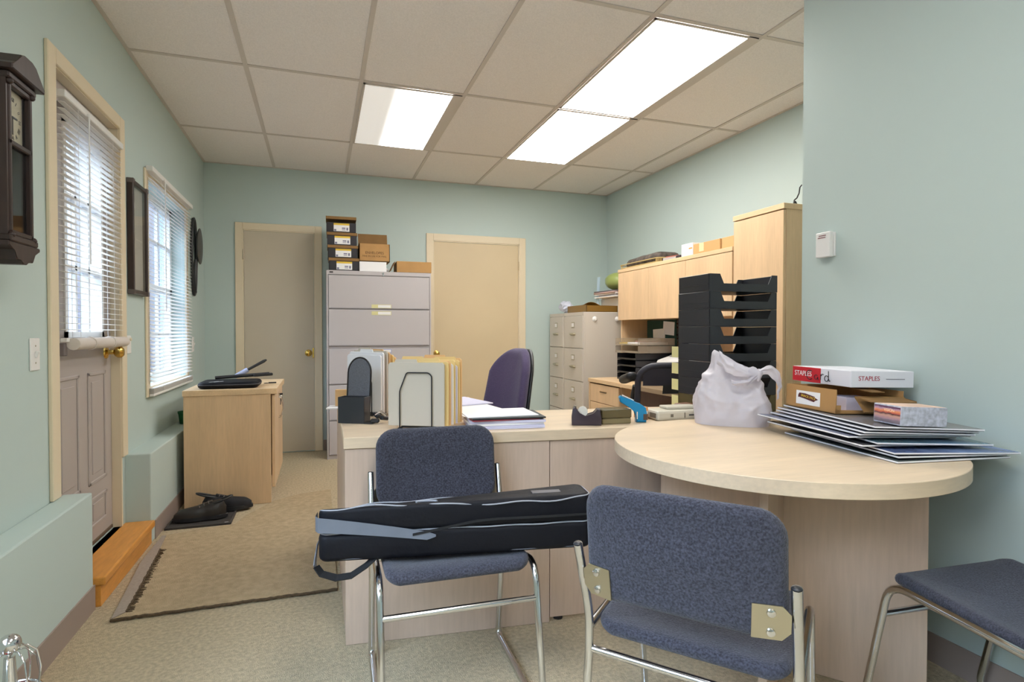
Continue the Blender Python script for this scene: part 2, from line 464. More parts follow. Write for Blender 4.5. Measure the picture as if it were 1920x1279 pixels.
# large window beside the camera, outside the picture, that lights the near wall
w2 = thing('window_2', 'x', 'x'); del w2['label']; del w2['category']; w2['kind'] = 'structure'
f = B()
for q in ((NY0, NY0+.05, NZ0, NZ1), (NY1-.05, NY1, NZ0, NZ1), (NY0, NY1, NZ0, NZ0+.05), (NY0, NY1, NZ1-.05, NZ1), ((NY0+NY1)/2-.03, (NY0+NY1)/2+.03, NZ0, NZ1)):
    f.box(-1.08, q[0], q[2], -1.04, q[1], q[3])
f.build('sash', WHITEP, w2)
f = B()
f.box(WX, NY0-.06, NZ0-.06, WX+.012, NY0, NZ1+.06); f.box(WX, NY1, NZ0-.06, WX+.012, NY1+.06, NZ1+.06)
f.box(WX, NY0, NZ1, WX+.012, NY1, NZ1+.06); f.box(WX, NY0, NZ0-.06, WX+.012, NY1, NZ0)
f.build('casing', TRIM, w2)
B().box(-1.062, NY0, NZ0, -1.058, NY1, NZ1).build('pane', PANE, w2)

# blinds
def blind(name, label, x, y0, y1, zt, zb, pitch, tilt, bunch, wand_y, hung):
    t = thing(name, label, 'blind', (x, (y0+y1)/2, zb))
    L = (y1-y0)/2; H = zt-zb
    B().box(-.012, -L-.01, H-.03, .026, L+.01, H, .003).build('headrail', WHITEP, t)
    s = B(); n = int((H-.05-bunch)/pitch); hw = .0125
    for i in range(n):
        z = H-.045-i*pitch
        c, sn = math.cos(tilt)*hw, math.sin(tilt)*hw
        p = [(-c, -L, z-sn), (c, -L, z+sn), (c, L, z+sn), (-c, L, z-sn)]
        th = .0008
        a = [s._v((q[0]+.006, q[1], q[2]-th)) for q in p]; b = [s._v((q[0]+.006, q[1], q[2]+th)) for q in p]
        s._f(a[::-1]); s._f(b)
        for j in range(4): s._f((a[j], a[(j+1) % 4], b[(j+1) % 4], b[j]))
    k = 0; z = .022
    while z < bunch:
        s.box(-.0065, -L, z, .0185, L, z+.0012); z += .0034
    s.build('slats', BLIND, t)
    B().box(-.006, -L, .004, .018, L, .019, .002).build('bottom_rail', WHITEP, t)
    for yy in (-L*.62, L*.62):
        for xx in (.0205, -.0085): B().cyl((xx, yy, .02), .0008, H-.04, seg=5).build('ladder_cord', WHITEP, t)
    c = B(); c.cyl((.032, wand_y-(y0+y1)/2, H-.03-hung), .0035, hung, seg=6); c.cyl((.030, wand_y-(y0+y1)/2, H-.032), .006, .012, seg=6)
    c.build('tilt_wand', WHITEP, t)
    return t
bl = blind('door_blind', 'white mini blind over the glass of the grey exterior door', -.952, 2.655, 3.318, 2.035, 1.055, .0252, R(-6), .0, 2.86, .62)
roll = B()
roll.tube([(.03, -.31, -.004), (.03, .31, -.004)], .024, 12)
for yy in (-.14, .1): roll.tube([(.03+.026*math.cos(a), yy, -.004+.026*math.sin(a)) for a in [2*PI*i/12 for i in range(12)]], .003, 5, True)
roll.build('rolled_hem', pmat('blind_roll', (214, 204, 194), .5), bl, 50)
br = B(); br.box(-.028, -.33, -.05, .008, -.30, .0, .003); br.build('hold_down_bracket', pmat('grey_bracket', (120, 110, 110), .4), bl)
blind('window_blind', 'white mini blind over the window behind the dark framed picture box', -.935, 3.795, 4.86, 2.055,   .72, .0235, R(-28), .05, 4.03, .8)

# ---------------------------------------------------------------- ceiling lights
def ceiling_light(x0, y0, label, mat):
    t = thing('ceiling_light', label, 'ceiling light', (x0+.31, y0+.575, ZC-.012), 0, 'fluorescent ceiling panels')
    f = B(); a, b = .298, .563
    f.box(-a, -b, 0, a, -b+.012, .0065); f.box(-a, b-.012, 0, a, b, .0065); f.box(-a, -b, 0, -a+.012, b, .0065); f.box(a-.058, -b, .002, a, b, .0065)
    f.build('frame', GRID, t)
    B().box(-a+.012, -b+.012, .001, a-.058, b-.012, .006).build('diffuser', mat, t)
    return t
ceiling_light(1.475, 3.47, 'fully lit ceiling panel', DIFF)['label'] = 'fully lit ceiling panel over the hutch side, nearer the back wall'
ceiling_light(1.475, 2.32, 'fully lit ceiling panel nearest the camera, biggest of the three', DIFF)
ceiling_light(.235, 3.47, 'half lit ceiling panel with a dim left side, above the tall grey cabinet', DIFFH)
for y in (.02, -2.28): ceiling_light(.235, y, 'added unseen fluorescent ceiling panel over the front of the room behind the camera', DIFF)  # out-of-view panels added to light the near objects from above

# ---------------------------------------------------------------- wall hung things on the left wall
c = thing('wall_clock', 'dark carved wooden pendulum clock hung on the left wall', 'clock', (WX+.002, 2.085, 1.33))
b = B()
b.box(0, -.078, .045, .108, -.068, .50); b.box(0, .068, .045, .108, .078, .50); b.box(0, -.068, .045, .012, .068, .50)
b.box(0, -.085, .03, .118, .085, .05, .004); b.box(0, -.084, .495, .118, .084, .515, .004)
b.build('case', DKWOOD, c)
b = B(T=Tm((.128, 0, .515)) @ Euler((R(90), 0, R(90))).to_matrix().to_4x4())
b.prism([(-.1, 0), (.1, 0), (.1, .014), (.07, .03), (.045, .06), (.02, .068), (-.02, .068), (-.045, .06), (-.07, .03), (-.1, .014)], -.128, .006, .003)
b.build('crest', DKWOOD, c)
b = B(T=Tm((.112, 0, .03)) @ Euler((R(90), 0, R(90))).to_matrix().to_4x4())
b.prism([(-.095, 0), (.095, 0), (.095, -.012), (.06, -.022), (.05, -.05), (.025, -.045), (.012, -.06), (-.012, -.06), (-.025, -.045), (-.05, -.05), (-.06, -.022), (-.095, -.012)], -.11, .006, .003)
b.build('apron', DKWOOD, c)
b = B()
for q in ((-.068, -.054, .05, .495), (.054, .068, .05, .495), (-.068, .068, .05, .066), (-.068, .068, .31, .326), (-.068, .068, .48, .495)):
    b.box(.096, q[0], q[2], .112, q[1], q[3], .003)
dr = b.build('door_frame', DKWOOD, c)
b = B(); b.box(.086, -.058, .325, .090, .058, .485); fc = b.build('dial', pmat('clock_dial', (216, 202, 172), .6, var=(8, .06, (1, 1, 1))), c)
b = B(T=Tm((.0905, 0, .402)) @ Euler((R(90), 0, R(90))).to_matrix().to_4x4())
for i, n in enumerate(('XII', 'I', 'II', 'III', 'IIII', 'V', 'VI', 'VII', 'VIII', 'IX', 'X', 'XI')):
    a = PI/2-2*PI*i/12; b.text(n, .017, Tm((.042*math.cos(a), .055*math.sin(a), 0), (0, 0, a-PI/2)))
b.build('numerals', INK, fc)
b = B(); b.cbox((.0925, -.004, .378), (.002, .004, .05)); b.cbox((.0925, .008, .405), (.002, .03, .005)); b.build('hand', INK, fc)
b = B(); b.cyl((.085, -.022, .12), .002, .2, seg=6); b.cbox((.085, -.022, .13), (.012, .014, .09)); b.build('pendulum', pmat('pendulum_bob', (222, 208, 170), .4), c)
B().box(.099, -.055, .066, .101, .055, .482).build('glass', PANE, c)
for yy in (-.066, .066):
    for zz in (.05, .49): B().ball((.112, yy, zz), .010, 10, 6).build('finial', DKWOOD, c, 60)

s = thing('shadow_box', 'dark framed glass picture box on the left wall beside the window', 'picture', (WX+.001, 3.60, 1.30))
b = B(); b.box(.0, -.135, 0, .03, -.112, .60, .003); b.box(0, .112, 0, .03, .135, .60, .003); b.box(0, -.112, 0, .03, .112, .023, .003); b.box(0, -.112, .577, .03, .112, .60, .003)
b.build('frame', DKWOOD, s)
CORN = pmat('grey_corner', (96, 84, 80), .5)
for yy in (-.135, .112):
    for zz in (-.002, .579): B().box(.0, yy-.002, zz, .034, yy+.025, zz+.025, .002).build('corner_block', CORN, s)
B().box(.004, -.112, .023, .008, .112, .577).build('backing', pmat('grey_backing', (196, 186, 172), .7, var=(3, .12, (1, 1, 1))), s)
b = B(); b.cbox((.0085, 0, .3), (.001, .22, .004)); b.tube([(.012, -.06, .1), (.012, -.05, .3), (.012, -.06, .5)], .004, 6); b.build('contents', pmat('bone_white', (220, 212, 196), .6), s)
b = B(); b.cbox((.018, -.095, .47), (.012, .02, .035), .003); b.build('tag', PAPER, s)
B().box(.022, -.112, .023, .024, .112, .577).build('glass', PANE, s)

o = thing('wall_ornament', 'black wire wall ornament with an oval disc on the left wall by the corner', 'wall decoration', (WX+.002, 5.16, 1.39))
b = B()
b.tube([(.012, -.09+.09*math.cos(a), .30+.30*math.sin(a)) if math.sin(a) > -.2 else (.012, -.09+.075*math.cos(a), .27+.27*math.sin(a)) for a in [2*PI*i/28 for i in range(28)]], .011, 8, True)
b.tube([(.014, -.06, .02), (.014, -.09, .15), (.014, -.05, .28)], .011, 8)
b.build('loop_frame', BLACKP, o, 50)
b = B(T=Tm((.022, .035, .40)))
b.lathe([(.001, 0), (.09, 0), (.1, .006), (.1, .012), (.085, .016), (.001, .016)], (0, 0, 0), 28, 'x')
dd = b.build('disc', pmat('dark_grey_disc', (72, 72, 70), .5), o, 40); dd.scale = (1, 1, 1.45); dd.location = (0, 0, -.18)
b = B(); b.tube([(.02, -.02, .30), (.03, .04, .30)], .008, 6); b.tube([(.02, -.04, .48), (.03, .04, .46)], .008, 6); b.build('strut', BLACKP, o)

def plate(name, label, cat, loc, rotz, w, h, toggles=1):
    t = thing(name, label, cat, loc, rotz)
    B().box(-w/2, -.006, -h/2, w/2, 0, h/2, .003).build('cover_plate', WHITEP, t)
    b = B()
    b.cbox((0, -.01, 0), (.011, .012, .024), .002, 1, (R(20), 0, 0)); b.build('toggle', WHITEP, t)
    for zz in (-h*.26, h*.26): B().cyl((0, -.0075, zz), .003, .002, 'y', 8).build('screw', STEEL, t)
    return t
plate('light_switch', 'white light switch plate on the left wall beside the exterior door hinge side', 'light switch', (WX, 2.431, 1.02), R(90), .07, .115)
plate('light_switch', 'small white switch plate on the left wall between window and corner', 'light switch', (WX, 5.05, 1.0), R(90), .07, .115)
t = thing('door_sensor', 'white door alarm sensor box on the wall beside the brass door knob', 'sensor', (WX, 3.445, 1.03), R(90))
B().box(-.036, -.012, -.045, .036, 0, .05, .004).build('cover', WHITEP, t)
b = B(); b.cyl((.012, -.02, .03), .008, .009, 'y', 12); b.build('button', pmat('cream_button', (214, 206, 180), .4), t)
t = thing('thermostat', 'small white thermostat on the light blue near wall', 'thermostat', (XN, 1.768, 1.446), R(-90))
B().box(-.036, -.010, -.047, .036, 0, .047, .002).build('base_plate', WHITEP, t)
B().box(-.034, -.032, -.05, .034, -.011, .05, .004, 2).build('cover', WHITEP, t)
b = B(); b.cbox((-.004, -.0325, .028), (.036, .001, .004)); b.cbox((-.001, -.0325, .036), (.034, .001, .004)); b.build('print', pmat('red_grey_print', (150, 110, 110), .6), t)

# ---------------------------------------------------------------- floor things
rg = thing('area_rug', 'beige area rug with brown stitched edge in front of the exterior door', 'rug', (0, 0, .001))
pts = [(-.75, 2.515), (.062, 2.515), (.062, 4.13), (-.15, 4.07), (-.29, 3.96), (-.425, 3.70), (-.465, 3.55), (-.66, 3.515), (-.79, 3.47), (-.80, 3.10)]
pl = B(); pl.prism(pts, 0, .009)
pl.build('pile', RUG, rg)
bb = B()
def wob(a, b, n, amp):
    out = []
    for i in range(n+1):
        t = i/n; out.append((a[0]+(b[0]-a[0])*t + random.uniform(-amp, amp), a[1]+(b[1]-a[1])*t + random.uniform(-amp, amp), .008))
    return out
bb.tube(wob((-.757, 2.511), (.062, 2.511), 60, .004), .006, 6)
bb.tube(wob((-.72, 2.56), (-.765, 3.25), 60, .003), .006, 6)
for i in range(70):
    t = i/70; x, y = -.72-.045*t, 2.56+.69*t
    bb.tube([(x, y, .011), (x+random.uniform(.015, .03), y+random.uniform(-.006, .006), .0105)], .0016, 4)
bb.build('binding', RUGEDGE, rg)
bb = B(); bb.prism([(-.757, 2.515), (-.722, 2.56), (-.768, 3.25), (-.787, 3.46), (-.806, 3.46), (-.81, 3.10)], .0095, .0125); bb.build('hem_strip', RUGBACK, rg)

t = thing('boot_mat', 'dark rubber boot mat on the carpet by the low wooden cabinet', 'mat', (-.655, 3.76, .001))
b = B(); b.box(-.17, -.18, 0, .165, .17, .006); 
for q in ((-.17, -.18, .165, -.168), (-.17, .158, .165, .17), (-.17, -.168, -.158, .158), (.153, -.168, .165, .158)): b.box(q[0], q[1], .006, q[2], q[3], .012, .002)
b.build('tray', RUBBER, t)
b = B(); b.cbox((.138, -.155, .0068), (.02, .012, .001)); b.build('label', WHITEP, t)

def shoe(name, label, loc, rot, mat):
    t = thing(name, label, 'shoe', loc, rot, 'pair of dark shoes on the boot mat')
    def outline(u):      # along length, heel 0 -> toe 1 : half width
        return .034 + .014*math.sin(min(1, u*1.15)*PI*.9) - .008*math.exp(-((u-.42)/.12)**2)
    n, mseg = 22, 16
    L = .285
    def ends(u): return math.sqrt(max(.02, min(1, (u+.01)*7, (1.01-u)*5)))
    s_ = B(); us = [i/n for i in range(n+1)]
    s_.prism([(-L/2+L*u, -outline(u)*ends(u)) for u in us] + [(-L/2+L*u, outline(u)*ends(u)) for u in us[::-1]], 0, .022, .003)
    s_.build('sole', BLACKP, t)
    up = B()
    def fn(u, v):
        x = -L/2 + .008 + (L-.016)*v
        hgt = .075*(1-v)**.8 + .028 if v < .5 else .028+.075*(.5**.8)*(1-(v-.5)/.5*.55)
        edge = min(1, (v+.03)*7, (1.04-v)*6); edge = math.sqrt(max(0, edge))
        w_ = outline(v)*.96*edge
        a = PI*u
        zz = .02 + (hgt-.01)*math.sin(a)**.7*edge
        return (x, w_*math.cos(a), zz)
    up.grid(14, 20, fn); up.build('upper', mat, t, 60)
    op = B(); op.tube([(-.105+.06*math.cos(a), .024*math.sin(a), .098-.02*math.cos(a)) for a in [2*PI*i/18 for i in range(18)]], .006, 6, True); op.build('collar', BLACKP, t, 60)
    tg = B(); tg.cbox((-.02, 0, .083), (.09, .03, .012), .005, 2, (0, R(18), 0)); tg.build('tongue', mat, t)
    lc = B()
    for i in range(4):
        x = -.045+.024*i; z = .099-.0085*i
        lc.tube([(x, -.026, z-.008), (x+.006, 0, z), (x, .026, z-.008)], .002, 5)
    lc.build('laces', pmat('grey_lace', (120, 112, 108), .8), t)
    return t
shoe('shoe', 'brown black shoe on the boot mat, toe pointing at the ledge', (-.665, 3.70, .0135), R(184), LEATHER)
shoe('shoe', 'black shoe lying behind the other with toe against the wooden cabinet', (-.545, 3.845, .0135), R(8), pmat('black_suede', (26, 25, 30), .8))

# ---------------------------------------------------------------- low wooden cabinet on the left
cab = thing('low_cabinet', 'low honey wood storage cabinet standing between the ledge and the beige door', 'cabinet', (-.80, 3.95, 0))
b = B(); b.box(0, 0, 0.002, .495, .022, .70, .001); b.box(0, .748, 0.002, .495, .77, .70, .001); b.box(0, .022, .002, .02, .748, .70); b.box(.02, .022, .07, .47, .748, .09); b.box(.44, .022, .002, .46, .748, .07)
b.build('carcass', HMAPV, cab)
B().box(-.005, -.005, .7005, .532, .775, .737, .002).build('top', HMAPY, cab)
for i, (a, c_) in enumerate(((.012, .383), (.387, .758))):
    d = B().box(.500, a, .10, .519, c_, .695, .002).build('door', HMAPV, cab)
    hy = c_-.04 if i == 0 else a+.04
    B().tube(fillet([(.519, hy, .50), (.535, hy, .505), (.55, hy, .57), (.535, hy, .64), (.519, hy, .645)], .03, 5), .0035, 8).build('handle', CHROME, d, 50)
d = B().cyl((.519, .34, .662), .009, .008, 'x', 12).build('lock', CHROME, cab)
b = B(); b.cbox((.537, .342, .664), (.022, .012, .012), .003); b.tube([(.53, .342, .660), (.533, .342, .63)], .0015, 5); b.cbox((.533, .342, .61), (.004, .018, .04), .001); b.build('key', BLACKP, d)

# things on the low cabinet
t = thing('laptop_case', 'black soft zip case lying on the low wooden cabinet', 'bag', (-.56, 4.14, .738))
def fnp(x, y, z): return (x, y, z+.021)
b = B(); b.pad(.178, .145, .042, .05, fnp); b.build('body', NYLON, t, 50)
b = B(); b.tube([(x*1.005, y*1.005, .024) for x, y in rrect(.178, .145, .05, 5)], .002, 5, True); b.build('zip', pmat('grey_zip', (90, 90, 94), .5), t)
b = B()
for i in range(2): b.cbox((-.085+.026*i, -.095, .0425), (.008, .075, .002), 0, 1, (0, 0, R(-35)))
b.build('stripe', pmat('silver_stripe', (180, 182, 188), .4), t)
t = thing('snow_brush', 'black snow brush with a blue and white label resting on the zip case', 'brush', (-.50, 4.19, .803), (0, R(-2), R(12)))
b = B(); b.tube([(-.16, 0, 0), (.17, 0, 0.004)], .011, 8); b.build('handle', BLACKP, t, 50)
b = B(); b.cbox((.13, 0, .0), (.12, .05, .018), .004); b.build('scraper', BLACKP, t)
t = thing('squeegee', 'black handled ice scraper sticking up with a pale blue collar', 'scraper', (-.50, 4.27, .824), (0, R(-28), R(20)))
b = B(); b.tube([(-.06, 0, 0), (.03, 0, 0)], [.014, .017], 10); b.build('collar', pmat('pale_blue_grip', (176, 184, 214), .5, var=(30, .2, (1, 1, 1))), t, 50)
b = B(); b.tube([(.03, 0, 0), (.15, 0, 0), (.17, 0, 0)], [.009, .011, .006], 8); b.build('blade_handle', BLACKP, t, 50)
t = thing('key_ring', 'thin black key clip lying on the low cabinet beside the case', 'keys', (-.345, 4.30, .7385), R(5))
b = B(); b.tube([(.0, .0, .006), (.05, 0, .006)], .005, 6); b.tube([(-.014+.014*math.cos(a), .014*math.sin(a), .004) for a in [2*PI*i/14 for i in range(14)]], .002, 5, True); b.build('clip', BLACKP, t)
t = thing('green_pot', 'small green pot on the ledge behind the low wooden cabinet', 'pot', (-.897, 4.44, LZ+.001))
b = B(); b.lathe([(.025, 0), (.034, .07), (.037, .072), (.037, .085), (.03, .085), (.028, .02), (.002, .02)], (0, 0, 0), 16); b.build('pot', pmat('green_glaze', (28, 96, 52), .4), t, 40)

# ---------------------------------------------------------------- tall grey lateral file
LX, LY, LW, LH = .050, 5.139, .900, 1.628
lat = thing('lateral_file', 'tall grey five drawer lateral file cabinet between the two back doors', 'filing cabinet', (LX, LY, 0))
LDEP = YB-.018-LY
b = B(); b.box(0, .012, 0, LW, LDEP, LH, .003); b.box(0, 0, 0, .012, .013, LH); b.box(LW-.012, 0, 0, LW, .013, LH); b.box(.012, 0, LH-.034, LW-.012, .013, LH); b.box(.012, .004, 0, LW-.012, .013, .03)
b.build('body', GREY, lat)
zs = [1.590, 1.296, .972, .642, .331, .032]
for i in range(5):
    zt, zb = zs[i]-.004, zs[i+1]+.004
    if i == 2: zt -= .02
    d = B().box(.016, -.004, zb, LW-.016, .0115, zt, .003).build('drawer', GREY, lat)
    B().box(.03, -.0055, zb+.002, LW-.03, -.003, zb+.008).build('pull_lip', pmat('darker_grey_lip', (150, 146, 148), .5) if i == 0 else bpy.data.materials['darker_grey_lip'], d)  # lip strip in a darker grey than the drawer face
    if i < 3:
        zl = {0: zb+.022, 1: zt-.03, 2: zt-.02}[i]
        col = [('card_yellow', (214, 208, 150)), ('card_yellow', (214, 208, 150)), ('card_blue', (150, 156, 200))][i]
        ml = bpy.data.materials.get(col[0]) or pmat(col[0], col[1], .6)
        bb = B(); bb.box(.375, -.0062, zl-.016, .545, -.0042, zl+.016); bb.mi = 1; bb.box(.43, -.0072, zl-.012, .54, -.0062, zl+.012)
        bb.build('label_holder', [ml, PAPER], d)
b = B(); b.cyl((.475, -.01, LH-.016), .008, .012, 'y', 12); b.cbox((.475, -.016, LH-.03), (.005, .012, .03)); b.build('lock', CHROME, lat)
b = B(); b.cbox((.04, -.0015, LH-.016), (.03, .002, .012)); b.build('emblem', DGAP, lat)

# boxes on the lateral file
def carton(n):
    t = thing('file_box', 'x', 'box', (.19, LY+.11, LH), 0, 'stacked black file boxes with brown rims')
    b = B()
    w, d, h = .245, .2, .083
    b.box(-w/2, -d/2, 0, w/2, -d/2+.006, h); b.box(-w/2, d/2-.006, 0, w/2, d/2, h); b.box(-w/2, -d/2, 0, -w/2+.006, d/2, h); b.box(w/2-.006, -d/2, 0, w/2, d/2, h); b.box(-w/2, -d/2, 0, w/2, d/2, .005)
    b.build('bin', pmat('black_board', (44, 42, 46), .7), t)
    b = B(); b.box(-w/2-.004, -d/2-.005, h+.0005, w/2+.004, d/2+.004, h+.025, .001); b.build('lid', CARDD, t)
    lb = B(); lb.box(-.062, -d/2-.001, .008, .068, -d/2, h-.006); la = lb.build('label', PAPER, t)
    lb = B(); lb.box(-.062, -d/2-.0016, h-.022, .068, -d/2-.001, h-.006); lb.build('label_band', YEL, la)
    lb = B()
    for q in ((-.05, .018, .018, .016), (.02, .036, .03, .01), (.02, .022, .03, .005), (.05, .03, .014, .024)): lb.cbox((q[0], -d/2-.0013, q[1]), (q[2], .0006, q[3]))
    lb.build('label_print', pmat('grey_print', (120, 118, 140), .6), la)
    return t
cb = carton(0); H = .1095
cb.location = (.196, LY+.115, LH+.001); cb['label'] = 'black file box with brown lid, bottom of the stack on the grey cabinet'
for i, (dx, lab) in enumerate(((-.008, 'black file box with brown lid, second from bottom on the grey cabinet'), (-.014, 'black file box with brown lid, third from bottom on the grey cabinet'))):
    copy_tree(cb, (.196+dx, LY+.115, LH+.001+H*(i+1)), R(-.6*i), lab)
c4 = copy_tree(cb, (.176, LY+.115, LH+.001+H*3), R(-1), 'black file box with a raised lid, topmost of the stack on the grey cabinet')
for ch in c4.children:
    if ch.name.startswith('lid'): ch.location = (0, .004, .028)
t = thing('envelope_carton', 'brown envelope carton with open lid standing on the white box on the grey cabinet', 'box', (.455, LY+.13, LH+.0895))
b = B(); w, d, h = .262, .22, .155
b.box(-w/2, -d/2, 0, w/2, -d/2+.005, h); b.box(-w/2, d/2-.005, 0, w/2, d/2, h); b.box(-w/2, -d/2, 0, -w/2+.005, d/2, h); b.box(w/2-.005, -d/2, 0, w/2, d/2, h); b.box(-w/2, -d/2, 0, w/2, d/2, .005)
b.build('carton', CARD, t)
B().cbox((0, d/2-.03, h+.056), (w-.004, .004, .125), 0, 1, (R(-18), 0, 0)).build('flap', CARDD, t)
b = B(T=Tm((0, -d/2-.0004, 0), (R(90), 0, 0))); b.text('ENVELOPES', .031, Tm((0, .075, 0))); b.text('FINE IN USE FOR MAIL', .021, Tm((0, .045, 0))); b.build('lettering', INKB, t)
t = thing('white_carton', 'white carton on the grey cabinet beneath the brown envelope carton', 'box', (.441, LY+.13, LH+.001))
B().box(-.116, -.11, 0, .116, .11, .085, .002).build('carton', PAPER, t)
b = B(); b.box(-.116, -.1108, .0835, .116, .11, .0855); b.build('lid_edge', PAPER, t)
t = thing('tan_carton', 'low tan cardboard box at the edge of the grey cabinet near the cream door', 'box', (.80, LY+.12, LH+.001))
b = B(); b.box(-.155, -.12, 0, .155, .11, .098, .002); b.build('carton', CARD, t)
B().cbox((-.185, -.02, .055), (.09, .16, .004), 0, 1, (0, R(-65), 0)).build('flap', CARDD, t)
t = thing('crumpled_paper', 'crumpled white paper between the cartons on the grey cabinet', 'paper', (.575, LY+.31, LH+.001))
b = B()
rr = random.Random(3)
b.grid(12, 8, lambda u, v: ((.028+.008*rr.random())*math.cos(2*PI*u)*math.sin(PI*(.05+.9*v)), (.03+.01*rr.random())*math.sin(2*PI*u)*math.sin(PI*(.05+.9*v)), .036-.035*math.cos(PI*(.05+.9*v))), True)
b.build('paper', PAPER, t)

# ---------------------------------------------------------------- two putty vertical files in the far right corner
def vfile(y0, y1, label):
    t = thing('vertical_file', label, 'filing cabinet', (2.26, y0, 0), 0, 'putty filing cabinets in the far corner')
    W_, D_, H_ = y1-y0, .68, 1.28
    b = B(); b.box(.012, .002, 0, D_, W_-.002, H_, .003); b.box(0, .002, 0, .0125, .014, H_); b.box(0, W_-.014, 0, .0125, W_-.002, H_); b.box(0, .014, H_-.03, .0125, W_-.014, H_); b.box(0, .014, 0, .0125, W_-.014, .03)
    b.build('body', PUTTY, t)
    dh = (H_-.062)/4
    for i in range(4):
        za = .031+dh*i
        d = B().box(-.004, .017, za+.003, .0115, W_-.017, za+dh-.003, .003).build('drawer', PUTTY, t)
        yc = W_/2; zc = za+dh*.72
        b = B(); b.box(-.008, yc-.032, zc-.026, -.004, yc+.032, zc+.026, .002); b.mi = 1; b.box(-.0092, yc-.024, zc-.018, -.008, yc+.024, zc+.016)
        b.build('label_holder', [STEEL, PAPER], d)
        b = B(); b.tube(fillet([(-.004, yc-.045, zc-.09), (-.022, yc-.042, zc-.085), (-.022, yc+.042, zc-.085), (-.004, yc+.045, zc-.09)], .012, 4), .007, 8)
        b.box(-.006, yc-.05, zc-.1, -.004, yc+.05, zc-.075, .001); b.build('pull', STEEL, d, 50)
    return t
vfile(4.692, 5.137, 'nearer putty four drawer filing cabinet with papers piled on top')
vfile(5.139, 5.50, 'farther putty four drawer filing cabinet against the back wall')
for i, (xx, lab) in enumerate(((2.37, 'white plastic hook on the side of the putty filing cabinet, nearer its front'), (2.60, 'white plastic hook on the side of the putty filing cabinet, nearer the hutch'))):
    t = thing('adhesive_hook', lab, 'hook', (xx, 4.6925, 1.215), 0, 'white hooks on the filing cabinet')
    b = B(); b.lathe([(.002, -.012), (.012, -.010), (.022, -.004), (.025, -.001), (.025, 0)], (0, 0, 0), 18, 'y'); b.build('suction_base', WHITEP, t, 50)
    b = B(); b.tube([(0, -.011, .012), (0, -.018, -.004), (0, -.026, -.012), (0, -.03, -.004)], .004, 6); b.build('hook', WHITEP, t, 50)

t = thing('manila_tray', 'amber plastic letter tray with manila envelopes on the nearer putty cabinet', 'tray', (2.46, 4.93, 1.281))
AMB = pmat('amber_tray', (132, 98, 42), .35)
b = B(); b.box(-.16, -.21, 0, .16, .21, .004); b.box(-.16, -.21, 0, -.156, .21, .065); b.box(.156, -.21, 0, .16, .21, .055); b.box(-.16, -.21, 0, .16, -.206, .06); b.build('tray', AMB, t)
t = thing('manila_envelope', 'golden manila envelope slumped in the amber tray on the putty cabinet', 'envelope', (2.46, 4.92, 1.288))
b = B(); b.grid(10, 6, lambda u, v: (-.14+.28*u, -.19+.37*v, .014+.07*(1-v)*(.6+.4*math.sin(5*u+1))))
b.grid(10, 6, lambda u, v: (-.14+.28*u, -.19+.37*v, .008+.07*(1-v)*(.6+.4*math.sin(5*u+1)))); b.build('envelope', pmat('gold_envelope', (220, 168, 70), .6), t)
t = thing('crumpled_bag', 'crumpled clear plastic bag at the back edge of the putty cabinets', 'plastic bag', (2.34, 5.27, 1.281))
b = B(); rr = random.Random(5)
b.grid(14, 9, lambda u, v: ((.055+.03*rr.random())*math.cos(2*PI*u)*math.sin(PI*(.06+.9*v)), (.06+.03*rr.random())*math.sin(2*PI*u)*math.sin(PI*(.06+.9*v)), .062-.058*math.cos(PI*(.06+.9*v))+.012*rr.random()), True)
b.build('bag', pmat('clear_film', (206, 210, 224), .25), t)
t = thing('storage_bin', 'white plastic storage bin beside the hutch on the putty cabinet', 'bin', (2.78, 4.93, 1.281))
b = B(); b.prism([(-.12, -.18), (.14, -.18), (.14, .2), (-.12, .2)], 0, .145, .01, 2); b.build('bin', WHITEP, t)
rr = random.Random(11)
for i in range(5):
    t = thing('loose_papers', ('white sheet bundle at the bottom of the heap on the white bin', 'grey printed sheets second in the heap on the white bin', 'white stapled sheets in the middle of the heap on the white bin', 'pinkish sheets fourth in the heap on the white bin', 'dark edged booklet on top of the heap on the white bin')[i], 'papers', (2.74+rr.uniform(-.02, .02), 4.93, 1.4275+.0135*i), (0, 0, rr.uniform(-.25, .25)), 'heap of papers on the white bin')
    b = B(); b.box(-.15, -.2, 0, .12, .2, .0125, .002); b.build('sheets', [PAPER, pmat('grey_sheet', (170, 166, 170), .7), PAPER, pmat('pink_sheet', (206, 176, 170), .7), pmat('dark_sheet', (96, 88, 92), .6)][i], t)
t = thing('green_bag', 'pale green plastic bag on top of the paper heap beside the hutch', 'plastic bag', (2.74, 4.90, 1.497))
b = B(); rr = random.Random(8)
b.grid(16, 10, lambda u, v: ((.13+.012*rr.random())*math.cos(2*PI*u)*math.sin(PI*(.05+.92*v))**.8, (.15+.012*rr.random())*math.sin(2*PI*u)*math.sin(PI*(.05+.92*v))**.8, .088-.086*math.cos(PI*(.05+.92*v))), True)
b.build('bag', pmat('olive_green_film', (150, 164, 92), .35), t, 70)
t = thing('blue_folder', 'pale blue folder leaning behind the paper heap on the putty cabinet', 'folder', (2.60, 5.13, 1.2815), (0, R(3), 0))
B().box(0, -.05, 0, .006, .0, .36).build('folder', pmat('pale_blue_card', (186, 210, 224), .6), t)

